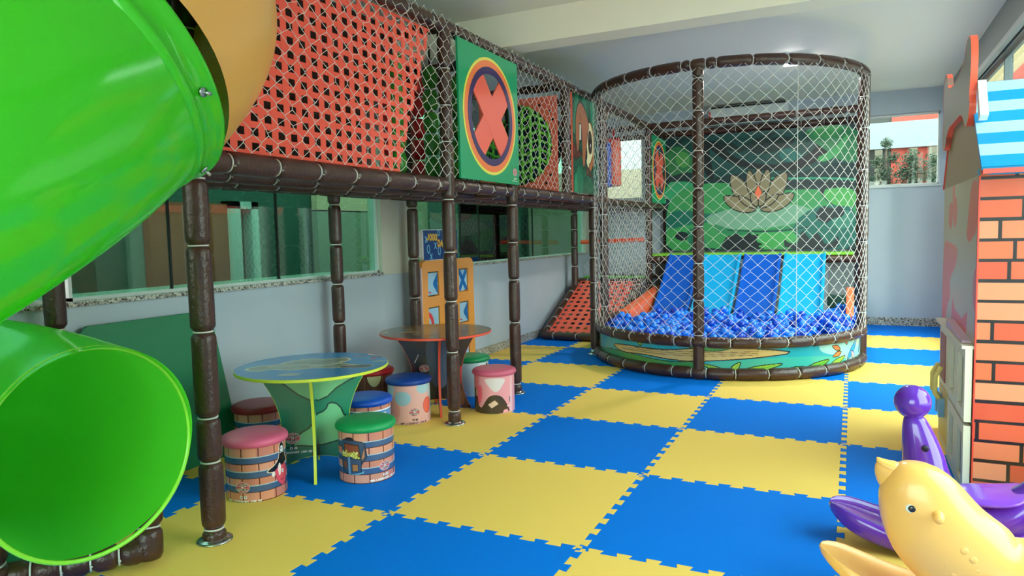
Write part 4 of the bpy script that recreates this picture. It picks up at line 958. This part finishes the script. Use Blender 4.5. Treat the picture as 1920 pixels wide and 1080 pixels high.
# ============================================================ TABLES
def table(cx, cy, R, H, edge, en, label, toppaint, legpaint, ang, rev=False):
    t = thing('round_table', label, 'table', (cx, cy, 0)); o_ = WO(t); em = mat('edge_'+en, edge, .35)
    o = MB().mat(em, True).lathe([(0, H-.018), (R-.003, H-.018), (R, H-.014), (R, H-.003), (R-.002, H-.001), (0, H-.001)], cx, cy, 72).build('tabletop', t, offset=o_)
    md = o.modifiers.new('e', 'EDGE_SPLIT'); md.split_angle = .6
    def disc(S, T): rr = (R-.003)*S; a = 2*PI*T; return rr*np.cos(a), rr*np.sin(a)
    painted('printed_top', disc, lambda a, b_: (cx+a, cy+b_, np.full_like(a, H)), toppaint, 110, 520, o, m=paintmat('printed_gloss2', .22, .15))
    def half(v): u = v/(H-.02); return .19+.135*np.abs(2*(u-.42)/1.16)**2.0*1.0+.0*u   # hourglass
    for k, a in enumerate((ang, ang+PI/2)):
        ca, sa = math.cos(a), math.sin(a)
        def half_k(v): return half(v)
        def shp(S, T):
            v = T*(H-.02); hw = half_k(v); arch = np.where(v < .0, 0, 0); return (2*S-1)*hw, v
        vv = np.linspace(.0, H-.02, 24); prof = [(float(half_k(v)), float(v)) for v in vv]
        poly = prof[::-1]
        # arch cut-out at the foot
        poly += [(prof[0][0]-.07, 0.)] + [(x, .085*math.sqrt(max(0, 1-(x/(prof[0][0]-.07))**2))) for x in np.linspace(prof[0][0]-.075, -(prof[0][0]-.075), 15)] + [(-(prof[0][0]-.07), 0.)]
        poly += [(-x, v) for x, v in prof]
        lp = MB().mat(em).prism(poly, lambda p, q, d: (cx+p*ca-d*sa, cy+p*sa+d*ca, q), -.008, .008).build('leg_panel', t, offset=o_)
        aw = prof[0][0]-.075
        for s in (-1, 1):
            def shp2(S, T, s=s):
                v = T*(H-.024)+.001; hw = half_k(v)-.003; x = (2*S-1)*hw; ar = .087*np.sqrt(np.clip(1-(x/(aw+.004))**2, 0, 1)); return x, np.maximum(v, np.minimum(ar+T*.002, H))
            painted('printed_face', shp2, lambda p, q, s=s: (cx+p*ca-s*.0086*sa, cy+p*sa+s*.0086*ca, q), legpaint, 220, 200, lp)
    return t
def map_top(p):
    p.fill('#1483cc'); a = math.radians(-30)
    x, y = p.x.copy(), p.y.copy(); ph = -math.atan2(-.62, .7)  # turn the print toward the camera
    c, s = math.cos(.5), math.sin(.5); p.x = (x*c+y*s)/1.25; p.y = (-x*s+y*c)/1.25
    o = '#d8c9a0'
    p.poly([(-.30, -.06), (-.24, .02), (-.16, .03), (-.14, .12), (-.05, .17), (.04, .14), (.12, .19), (.16, .10), (.10, .03), (.18, -.01), (.24, -.06), (.12, -.10), (.02, -.07), (-.08, -.12), (-.16, -.07), (-.22, -.13)], '#8f9288', o, .014, 2)
    p.line([(-.2, -.02), (-.05, .02), (.05, -.02), (.14, .06)], .012, o, 1); p.line([(-.1, .08), (0, .04), (.06, .1)], .01, '#5e625c', 1); p.line([(.0, -.04), (.1, .0), (.12, .08)], .01, '#e8e0c8', 1)
    p.ell(-.05, -.22, .05, .03, '#9aa8a6'); p.poly([(.10, -.07), (.24, -.12), (.30, -.05), (.22, -.03)], '#3a2420', '#e0c8a8', .006, 1); p.ell(.2, .22, .06, .02, '#3f5f9a'); p.ell(.28, .17, .04, .02, '#6a4a5a'); p.poly([(.24, .12), (.28, .16), (.26, .10)], '#c83038')
    p.ell(.30, .05, .04, .02, '#7fa0b4'); p.ell(.27, .26, .055, .045, '#e8d8cc'); p.text('LS', .245, .245, .03, '#3a2a2a', .006); p.x, p.y = x, y
def green_leg(p):
    p.fill('#1f8a6c'); p.poly([(-.35, .6), (-.12, .58), (0, .47), (.12, .55), (.35, .6)], '#8fd6a0', smooth=0); H_ = .6
    p.poly([(-.35, .62), (-.20, .55), (-.05, .42), (.05, .41), (.15, .50), (.35, .58), (.35, .7), (-.35, .7)], '#86cf98', '#123c34', .008, 1)
    p.poly([(.05, .60), (.10, .56), (.14, .60), (.18, .55), (.24, .59), (.30, .55), (.35, .62), (.05, .65)], '#5fb58a', '#123c34', .008, 1)
    p.poly([(-.15, .12), (-.10, .22), (-.02, .26), (0, .33), (.06, .35), (.08, .40), (.14, .38), (.17, .30), (.21, .32), (.25, .42), (.35, .45), (.35, .1)], '#7fcb96', '#123c34', .009, 1)
    p.poly([(-.35, .10), (-.12, .16), (.0, .14), (.18, .18), (.35, .14), (.35, 0), (-.35, 0)], '#2c7e62', '#123c34', .008, 1); p.poly([(-.05, .0), (-.02, .12), (0, .24), (.02, .12), (.03, 0)], '#5c4a30', smooth=1); p.poly([(-.24, .1), (-.22, .22), (-.19, .1)], '#0e1f2a'); p.logo(-.13, .20, .038)
table(.225, .38, .43, .62, '#d6de42', 'yellow', 'round blue-topped table with treasure map print and yellow edge', map_top, green_leg, math.atan2(-.178, .143))
def wood_top(p):
    p.fill('#8a5a3c'); R = random.Random(8)
    for k in range(26): p.ell(R.uniform(-.4, .4), R.uniform(-.4, .4), R.uniform(.03, .12), R.uniform(.02, .07), R.choice(['#4e342b', '#b07a4c', '#6b6f70', '#3a2a26', '#c08a56', '#82412c']), R.uniform(0, 180), '#2c1c18', .004)
    for k in range(8): p.line([(-.4, -.35+.1*k), (.0, -.32+.1*k), (.4, -.36+.1*k)], .006, '#3a2119', 1)
def night_leg(p):
    p.fill('#241c22'); p.poly([(-.1, .6), (-.06, .2), (.06, .15), (.12, .35), (.1, .6)], '#4b5872', smooth=2); p.poly([(.1, .6), (.3, .6), (.25, .3), (.14, .25)], '#2f1a1e', smooth=1); p.ell(.16, .28, .05, .06, '#c22838'); p.ell(.12, .24, .03, .03, '#e86a6a'); p.ell(.2, .22, .04, .03, '#a3202c')
    p.poly([(.05, .0), (.08, .2), (.25, .2), (.28, .0)], '#46222a', smooth=1); p.ell(.16, .08, .05, .08, '#6a3a30'); p.ell(-.2, .3, .05, .1, '#3d2430'); p.logo(-.10, .33, .034, url=False); p.line([(-.17, .38), (-.14, .44)], .005, '#d8d8d8')
table(.14, 1.86, .43, .62, '#f0553f', 'red', 'round red-edged table with brown printed top near the tic-tac-toe board', wood_top, night_leg, math.atan2(-.80, .60))

# ============================================================ TIC-TAC-TOE BOARD
jb = thing('tic_tac_toe_board', 'orange tic-tac-toe play board with a navy sign on top, standing by the wall', 'game board', (-.5, 3.12, 0)); JO = WO(jb)
def rr(x0, x1, y0, y1, r, n=6):
    o = []
    for cx, cy, a0 in ((x1-r, y1-r, 0), (x0+r, y1-r, 90), (x0+r, y0+r, 180), (x1-r, y0+r, 270)):
        for k in range(n+1): a = math.radians(a0+90*k/n); o.append((cx+r*math.cos(a), cy+r*math.sin(a)))
    return o
fy = lambda p, q, d: (-.50+d, p, q)
Y0, Y1 = 2.635, 3.60
om = mat('board_orange', '#f5a142', .35, coat=.2)
b = MB().mat(om)
cols = [(2.735, 2.925), (3.02, 3.21), (3.30, 3.485)]; rws = [(.10, .27), (.475, .69), (.79, 1.02)]
ys = [Y0]+[v for c in cols for v in c]+[Y1]; zs = [0.0]+[v for r in rws for v in r]+[1.125]
for a in range(7):
    for c in range(7):
        if a % 2 and c % 2: continue
        if (a in (0, 6)) and c == 6: continue
        b.prism([(ys[a], zs[c]), (ys[a+1], zs[c]), (ys[a+1], zs[c+1]), (ys[a], zs[c+1])], fy, -.025, .025)
b.prism([(Y0, 1.02), (2.735, 1.02), (2.735, 1.125), (Y0+.06, 1.125), (Y0+.02, 1.105), (Y0, 1.06)], fy, -.025, .025); b.prism([(3.485, 1.02), (Y1, 1.02), (Y1, 1.06), (Y1-.02, 1.105), (Y1-.06, 1.125), (3.485, 1.125)], fy, -.025, .025)
b.build('panel', jb, offset=JO)
MB().mat(mat('edge_pink_white', '#f2d6d8', .4)).box(-.526, -.474, Y0-.008, Y0, .0, 1.06).build('edge_strip', jb, offset=JO)
dm = MB().mat(mat('dot_red', '#e0455a', .4), True)
for k in range(52): dm.lathe([(0, .004+.02*k), (.004, .006+.02*k), (.004, .014+.02*k), (0, .016+.02*k)], -.50, Y0-.009, 6)
dm.build('edge_dots', jb, offset=JO)
def blk(c, r, kind):
    y0, y1 = cols[c]; z0, z1 = rws[r]; w_, h_ = y1-y0, z1-z0
    def pf(p):
        p.fill('#a9cfe6'); 
        if kind == 'X': p.line([(.03, .03), (w_-.03, h_-.03)], .05, '#1f6fb8'); p.line([(.03, h_-.03), (w_-.03, .03)], .05, '#1f6fb8')
        if kind == 'H': p.line([(w_-.06, h_*.5), (w_+.02, h_*.1)], .06, '#1f6fb8'); p.line([(w_-.06, h_*.5), (w_+.02, h_*.9)], .06, '#1f6fb8'); p.line([(.02, h_*.18), (.06, h_*.15)], .012, '#d84050')
        if kind == 'O': p.ell(0, h_*.25, .10, .12, '#e8454a'); p.ell(0, h_*.25, .055, .07, '#a9cfe6')
    o = MB().mat(mat('block_blue', '#8fb9d4', .4)).box(-.52, -.486, y0+.008, y1-.008, z0+.012, z1-.012).build('turning_block', jb, offset=JO)
    painted('printed_face', rect(.008, w_-.008, .012, h_-.012), lambda a, b_: (np.full_like(a, -.485), y0+a, z0+b_), pf, 60, 66, o)
    MB().mat(blackm).box(-.52, -.48, y0, y1, z1-.006, z1).build('axle', o)
for c, r, k in ((0, 2, 'H'), (1, 2, 'X'), (2, 2, 'X'), (0, 1, 'O'), (1, 1, 'X'), (2, 1, 'H'), (0, 0, 'X'), (1, 0, 'O'), (2, 0, 'O')): blk(c, r, k)
def sign(p):
    p.fill('#16347c')
    def t(st, x, y, h, rot): p.text(st, x, y, h, '#5a3410', h*.42, rot=rot); p.text(st, x, y, h, '#ffc24a', h*.24, rot=rot)
    for st, x, y, h in (('X', .04, .16, .05), ('O', .07, .06, .07), ('Y', .12, .0, .05), ('O', .26, .04, .07), ('X', .2, .10, .05), ('O', .26, .22, .05), ('X', .5, .2, .06), ('O', .5, .05, .06)):
        p.text(st if st != 'Y' else 'X', x, y+.005, h, '#7cc4e8', .010)
    t('JOGO', .07, .185, .052, -.02); t('DA', .26, .125, .055, -.05); t('VELHA', .37, .055, .055, 0)
MB().mat(mat('sign_edge', '#f2e8ea', .4)).prism(rr(2.67, 3.30, 1.126, 1.41, .05), fy, -.022, .020).build('sign_back', jb, offset=JO)
painted('sign', lambda S, T: (.005+.62*S, .0+.275*T), lambda a, b_: (np.full_like(a, -.4795), 2.675+a*.99+.003, 1.130+b_), sign, 300, 140, jb, offset=JO)
# dark green board leaning on the wall
o = MB().mat(dgreen).prism([(-.9, .001), (-.9, .62), (-.44, .88), (-.40, .915), (.34, .915), (.40, .86), (.49, .001)], lambda p, q, d: (-.50-.12*q+d, p, q), -.009, .009).build('leaning_board', bevel=.002)
tag(o, 'dark green flat board leaning against the wall behind the tube slide', 'board')

# ============================================================ PLAYHOUSE
ph = thing('playhouse', 'playhouse with brick print front, blue striped roof and beige spotted side wall', 'playhouse', (3.85, 1.9, 0)); HO = WO(ph)
HX0, HX1, HY0, HY1 = 3.57, 4.09, 1.255, 2.62
def bricks(p):
    p.fill('#1f1a1e'); R = random.Random(12); h = .0975; k = 0; y = 0
    while y < 1.575:
        x = -[.0, .14, .07, .20, .04][k % 5]
        while x < .56:
            w_ = [.27, .22, .29][(k+int(x*40)) % 3]; c = R.choice(['#e06a45', '#e37a55', '#d9573a', '#dd5f3f', '#e88a66', '#d25338'])
            p.poly([(x+.008, y+.009), (x+w_-.008, y+.009), (x+w_-.008, y+h-.007), (x+.008, y+h-.007)], c); x += w_
        y += h; k += 1
    p.mask(p.x < .008, '#e8483a')
MB().mat(mat('house_board', '#b9a98f', .6)).box(HX0+.001, HX1, HY0+.001, HY0+.03, .0, 1.575).build('front_board', ph, offset=HO)
painted('brick_front', rect(0, HX1-HX0, 0, 1.575), lambda a, b_: (HX0+a, np.full_like(a, HY0), b_+.0005), bricks, 260, 620, ph, offset=HO)
def spots(p):   # x: 0 near .. 1.36 far ; y height
    p.fill('#bda98b'); c = '#e0553f'
    p.mask(p.x < .012, c); p.poly([(1.37, .0), (1.37, .36), (.9, .36), (.9, 0)], c)
    p.poly([(.0, 1.32), (.12, 1.28), (.25, 1.25), (.36, 1.28), (.3, 1.4), (.22, 1.56), (.0, 1.56)], c, smooth=2)
    p.ell(.82, 1.42, .09, .09, c); p.ell(1.02, 1.40, .10, .08, c); p.poly([(.85, 1.42), (.95, 1.40), (.95, 1.575), (.86, 1.575)], c)
    p.poly([(1.37, 1.25), (1.1, 1.24), (.62, 1.22), (.75, 1.1), (1.0, 1.02), (.95, .9), (1.1, .85), (1.2, .7), (1.37, .5)], c, smooth=2)
    p.poly([(0, 1.15), (.08, 1.1), (.1, .98), (0, .9)], c, smooth=1); p.poly([(.9, .75), (.85, .92), (.72, .86), (.45, .84), (.25, .9), (.28, .78), (.3, .6), (.9, .62)], c); p.poly([(0, .7), (.12, .72), (.1, .5), (0, .45)], c, smooth=1)
    p.ell(1.3, .62, .09, .07, c); p.ell(1.33, .48, .06, .05, c)
MB().mat(mat('house_board', '#b9a98f', .6)).box(HX0+.001, HX0+.03, HY0+.03, HY1, 0, 1.575).build('side_board', ph, offset=HO)
painted('side_print', rect(0, HY1-HY0, 0, 1.575), lambda a, b_: (np.full_like(a, HX0-.0015), HY0+a, b_+.0005), spots, 200, 240, ph, offset=HO, m=paintmat('printed_matte', .4, .1))
MB().mat(mat('house_board', '#b9a98f', .6)).box(HX0+.03, HX1, HY1-.03, HY1, 0, 1.575).box(HX1-.03, HX1, HY0+.03, HY1-.03, 0, 1.575).build('rear_board', ph, offset=HO)
ga = [(1.13, 1.575), (1.62, 2.06), (1.95, 2.08), (2.30, 2.06), (2.66, 1.575)]
MB().mat(mat('gable_tan', '#a8926f', .55)).prism(ga, lambda p, q, d: (HX0+d, p, q), .0, .03).build('gable', ph, offset=HO)
MB().mat(mat('coral_edge2', '#e8524a', .4)).tube([(HX0-.002, 2.66, 1.575), (HX0-.002, 2.30, 2.05)], .006, 6).build('gable_edge', ph, offset=HO)
MB().mat(mat('coral_edge2', '#e8524a', .4)).tube([(HX0-.002, 1.13, 1.575), (HX0-.002, 1.60, 2.05)], .006, 6).build('gable_edge', ph, offset=HO)
MB().mat(mat('coral_edge2', '#e8524a', .4)).box(HX0-.004, HX1+.03, 1.118, 1.135, 1.575, 1.605).build('edge_trim', ph, offset=HO)
MB().mat(mat('roof_blue2', '#1aa0e0', .4)).box(HX0-.002, HX1+.02, HY0-.006, HY0+.03, 1.5755, 1.606).build('blue_band', ph, offset=HO)
# roof: striped slope toward the camera and the far slope
def stripes(p):
    p.fill('#0a8ccc'); n = 8; h = .64/n
    for k in range(n):
        if k % 2: p.mask((p.y > k*h) & (p.y < (k+1)*h), '#a3cadb')
def slope(a, b_): t_ = b_/.64; return HX0-.01+a, 1.11+.46*t_, 1.605+.455*t_
painted('striped_roof', rect(0, .58, 0, .64), slope, stripes, 12, 360, ph, offset=HO)
MB().mat(mat('roof_blue', '#1596d4', .4)).add([(HX0-.01, 1.125, 1.59), (HX0+.57, 1.125, 1.59), (HX0+.57, 1.585, 2.05), (HX0-.01, 1.585, 2.05), (HX0-.01, 1.112, 1.603), (HX0+.57, 1.112, 1.603), (HX0+.57, 1.572, 2.058), (HX0-.01, 1.572, 2.058)], [(0, 1, 2, 3), (4, 5, 6, 7), (0, 1, 5, 4), (1, 2, 6, 5), (2, 3, 7, 6), (3, 0, 4, 7)]).prism([(1.57, 2.05), (2.3, 2.05), (2.68, 1.58), (2.66, 1.57), (2.29, 2.035), (1.57, 2.035)], lambda p, q, d: (d, p, q), HX0+.03, HX1+.03).build('roof', ph, offset=HO)
MB().mat(mat('white_tab', '#eef2f4', .5)).prism([(1.30, 1.84), (1.40, 2.03), (1.35, 2.04), (1.25, 1.86)], lambda p, q, d: (HX0-.0+d, p+.02, q), 0, .035).build('roof_tab', ph, offset=HO)
# bone sign on the gable
bone = chaikin([(1.40, 1.98), (1.36, 2.08), (1.36, 2.2), (1.41, 2.27), (1.52, 2.26), (1.60, 2.17), (1.9, 2.13), (2.25, 2.14), (2.31, 2.24), (2.41, 2.27), (2.49, 2.2), (2.49, 2.08), (2.45, 2.0), (2.49, 1.94), (2.46, 1.82), (2.37, 1.80), (2.30, 1.87), (2.2, 1.92), (1.9, 1.92), (1.68, 1.93), (1.58, 1.88), (1.50, 1.83), (1.41, 1.86), (1.37, 1.93)], 2)
bo = MB().mat(mat('sign_grey', '#a9a79d', .5)).prism(bone, lambda p, q, d: (HX0-.031+d, p, q), 0, .028).build('bone_sign', ph, offset=HO)
eb = MB().mat(mat('bone_edge', '#ff6248', .35))
n = len(bone); big = [(1.93+(a-1.93)*1.012, 2.02+(c-2.02)*1.02) for a, c in bone]
eb.ringplate(big, bone, lambda p, q, d: (HX0-.032+d, p, q), 0, .030).build('sign_edge', bo)
# toy kitchen front with lattice doors beside the side wall
tk = thing('toy_kitchen', 'cream toy kitchen front with window cut-outs standing along the playhouse side', 'toy kitchen', (3.53, 1.95, 0)); KO = WO(tk)
cm = mat('cream_board', '#d9d3bf', .5)
kf = lambda p, q, d: (3.515+d, p, q)
def frame(y0, y1, z0, z1, wy, wz, name='door'):
    o = MB().mat(cm).ringplate([(y0, z0), (y1, z0), (y1, z1), (y0, z1)], [(y0+wy, z0+wz), (y1-wy, z0+wz), (y1-wy, z1-wz), (y0+wy, z1-wz)], kf, 0, .03).build(name, tk, offset=KO)
    MB().mat(mat('grey_inset', '#8d9188', .6)).prism([(y0+wy, z0+wz), (y1-wy, z0+wz), (y1-wy, z1-wz), (y0+wy, z1-wz)], kf, .018, .024).build('inset', o); return o
frame(1.262, 1.56, .01, .36, .06, .05); frame(1.57, 1.90, .01, .36, .08, .05); frame(1.262, 1.56, .38, .74, .06, .05); frame(1.57, 1.90, .38, .74, .08, .05)
MB().mat(mat('dark_pink_panel', '#9c4a4a', .5)).box(3.52, 3.545, 2.12, 2.36, .40, .68).build('oven_window', tk, offset=KO); MB().mat(mat('tan_yellow', '#cdb46c', .5)).box(3.52, 3.545, 1.95, 2.36, .05, .36).build('lower_panel', tk, offset=KO)
MB().mat(cm).box(3.525, 3.55, 1.92, 2.44, .0, .74).box(3.50, 3.565, 1.262, 2.46, .74, .755).build('body', tk, offset=KO)
for y in (2.10, 2.24):
    MB().mat(mat('handle_yellow', '#e8cf7a', .4), True).tube([(3.50, y, .30), (3.47, y, .34), (3.47, y, .44), (3.50, y, .50)], .014, 8).build('handle', tk, offset=KO)
    MB().mat(mat('handle_blue', '#7aa6c4', .4)).box(3.488, 3.52, y-.02, y+.02, .20, .31).build('handle_base', tk, offset=KO)
MB().mat(mat('lilac_lid', '#c9a2bc', .5)).prism([(1.35, .757), (2.0, .757), (2.0, .80), (1.35, .77)], lambda p, q, d: (3.50+d, p, q), .01, .05).build('lid', tk, offset=KO)

tk.location.x += .019
# ============================================================ ROCKERS
def superloft(secs, m, name, parent, n=28, e=2.4, off=None, sub=1):
    """secs: (x, z, half_height, half_width, tilt) sections of a body along its spine; y centre yc"""
    rings = []
    for (x, z, hh, hw, tilt, yc) in secs:
        ct, st = math.cos(tilt), math.sin(tilt); R = []
        for k in range(n):
            a = 2*PI*k/n; c, s = math.cos(a), math.sin(a)
            u = hw*math.copysign(abs(c)**(2/e), c); v = hh*math.copysign(abs(s)**(2/e), s)
            R.append((x-v*st, yc+u, z+v*ct))
        rings.append(R)
    return MB().mat(m, True).loft(rings).build(name, parent, offset=off, sub=sub)
dk_ = thing('duck_rocker', 'pale orange plastic duck rocking toy in the right foreground', 'rocking toy', (3.45, 0.02, 0)); DO = WO(dk_)
dm_ = mat('duck_plastic', '#ffbe66', .28, coat=.25, sss=.0)
yc = .02
# head, breast and body grown as one skin along the spine
R90 = -PI/2
hs = [(3.240, .522, .020, .03), (3.246, .510, .070, .060), (3.252, .470, .112, .086), (3.262, .415, .142, .098), (3.282, .350, .158, .104), (3.318, .280, .172, .110), (3.385, .215, .175, .120), (3.455, .165, .150, .130)]
tl = [-.05, -.05, 0, .05, .22, .45, .65, 1.0]
secs = [(x, z, hh, hw, PI/2+t-0, yc) for (x, z, hh, hw), t in zip(hs, tl)]
secs += [(3.54, .165, .125, .135, PI, yc), (3.63, .185, .115, .13, PI, yc), (3.73, .22, .09, .11, PI, yc), (3.83, .27, .06, .08, PI, yc), (3.90, .31, .02, .04, PI, yc)]
superloft(secs, dm_, 'body', dk_, 32, 2.2, DO, 1)
superloft([(3.22, .445, .075, .060, PI, yc), (3.175, .450, .062, .046, PI, yc), (3.145, .460, .054, .034, PI, yc), (3.125, .472, .044, .024, PI, yc), (3.116, .480, .030, .016, PI, yc), (3.112, .483, .010, .006, PI, yc)], dm_, 'beak', dk_, 20, 2.0, DO, 1)
superloft([(3.20, .490, .030, .040, PI, yc), (3.15, .496, .022, .028, PI, yc), (3.124, .510, .018, .018, PI, yc), (3.116, .518, .008, .008, PI, yc)], dm_, 'beak_tip', dk_, 16, 2.0, DO, 1)
for s in (-1, 1):
    ey = yc+s*.083
    o = MB().mat(mat('eye_white', '#e8eef2', .2, coat=.5), True).sphere((3.225, yc+s*.084, .385), .023, 20, 12, (1, .6, 1)).build('eye', dk_, offset=DO)
    MB().mat(mat('eye_black', '#26241f', .15, coat=.5), True).sphere((3.224, yc+s*.0955, .387), .012, 16, 10, (1, .45, 1)).build('pupil', o)
    MB().mat(dm_, True).tube([(3.30, yc+s*.06, .375), (3.30, yc+s*.125, .375)], [.024, .017], 16).sphere((3.30, yc+s*.125, .375), .017, 14, 8).build('handle', dk_, offset=DO)
    fb_ = MB().mat(dm_, True)
    for q, (fx, fz) in enumerate(((3.375, .27), (3.345, .245), (3.40, .245), (3.325, .215), (3.37, .215), (3.415, .212), (3.35, .185), (3.395, .18), (3.44, .178))): fb_.sphere((fx, yc+s*(.098+.05*(.27-fz)+.16*(fx-3.33)*.6), fz), .019, 14, 8, (1, .7, 1))
    fb_.build('feather_bumps', dk_, offset=DO)
def runner(name, x0, x1, yc, hw, zt, m, parent, off, lift0, lift1, th=.03, n=18):
    rings = []
    for k in range(n+1):
        t_ = k/n; x = x0+(x1-x0)*t_; u = 2*t_-1
        z = .03+ (lift0 if u < 0 else lift1)*abs(u)**2.2
        w_ = hw*math.sqrt(max(.02, 1-abs(u)**6)); sl = 0
        R = []
        for (a, b_) in ((-1, -.6), (-.9, -1), (-.6, -1), (.6, -1), (.9, -1), (1, -.6), (1, .6), (.92, 1), (.8, .9), (.7, .35), (-.7, .35), (-.8, .9), (-.92, 1), (-1, .6)):
            R.append((x, yc+a*w_, z+b_*th*(.35+.65*math.sqrt(max(.02, 1-abs(u)**8)))))
        rings.append(R)
    return MB().mat(m, True).loft(rings).build(name, parent, offset=off, sub=1)
runner('rocker_base', 2.93, 3.98, yc, .135, .1, dm_, dk_, DO, .14, .14)
superloft([(3.25, .11, .05, .09, PI, yc), (3.4, .12, .08, .10, PI, yc), (3.6, .12, .08, .10, PI, yc), (3.75, .11, .05, .09, PI, yc)], dm_, 'support', dk_, 20, 2.6, DO, 1)
sl_ = thing('seal_rocker', 'purple plastic seal rocking toy balancing a ball, in front of the playhouse', 'rocking toy', (3.4, .50, 0)); LO = WO(sl_)
pm = mat('purple_plastic', '#5e28ac', .16, coat=.5); yc = .53
MB().mat(pm, True).sphere((3.262, yc, .606), .069, 32, 24).build('ball', sl_, offset=LO)
hs = [(3.268, .555, .026, .026), (3.271, .540, .042, .040), (3.279, .500, .054, .050), (3.293, .440, .068, .060), (3.305, .380, .078, .068), (3.313, .310, .086, .080), (3.330, .240, .100, .095), (3.40, .165, .105, .11)]
tl = [0, 0, .05, .08, .08, .1, .25, .8]
secs = [(x, z, hh, hw, PI/2+t, yc) for (x, z, hh, hw), t in zip(hs, tl)]
secs += [(3.50, .165, .085, .125, PI, yc), (3.58, .168, .085, .125, PI, yc), (3.64, .20, .09, .10, PI*1.08, yc), (3.69, .27, .06, .07, PI*1.25, yc), (3.73, .35, .035, .05, PI*1.3, yc), (3.76, .41, .012, .03, PI*1.3, yc)]
superloft(secs, pm, 'body', sl_, 32, 2.3, LO, 1)
for s in (-1, 1):
    MB().mat(mat('dark_hole', '#1b0d33', .4), True).sphere((3.306, yc+s*.0635, .432), .014, 14, 8, (1, .35, 1)).build('eye_hole', sl_, offset=LO)
runner('rocker_base', 2.95, 3.95, yc, .14, .1, pm, sl_, LO, .105, .12, th=.046)
superloft([(3.40, .235, .012, .08, PI, yc), (3.44, .243, .016, .12, PI, yc), (3.54, .248, .018, .135, PI, yc), (3.62, .262, .016, .125, PI, yc), (3.66, .29, .012, .09, PI, yc)], mat('purple_light', '#7c3fd0', .2, coat=.4), 'seat', sl_, 24, 2.8, LO, 1)

sl_.location.z += .017
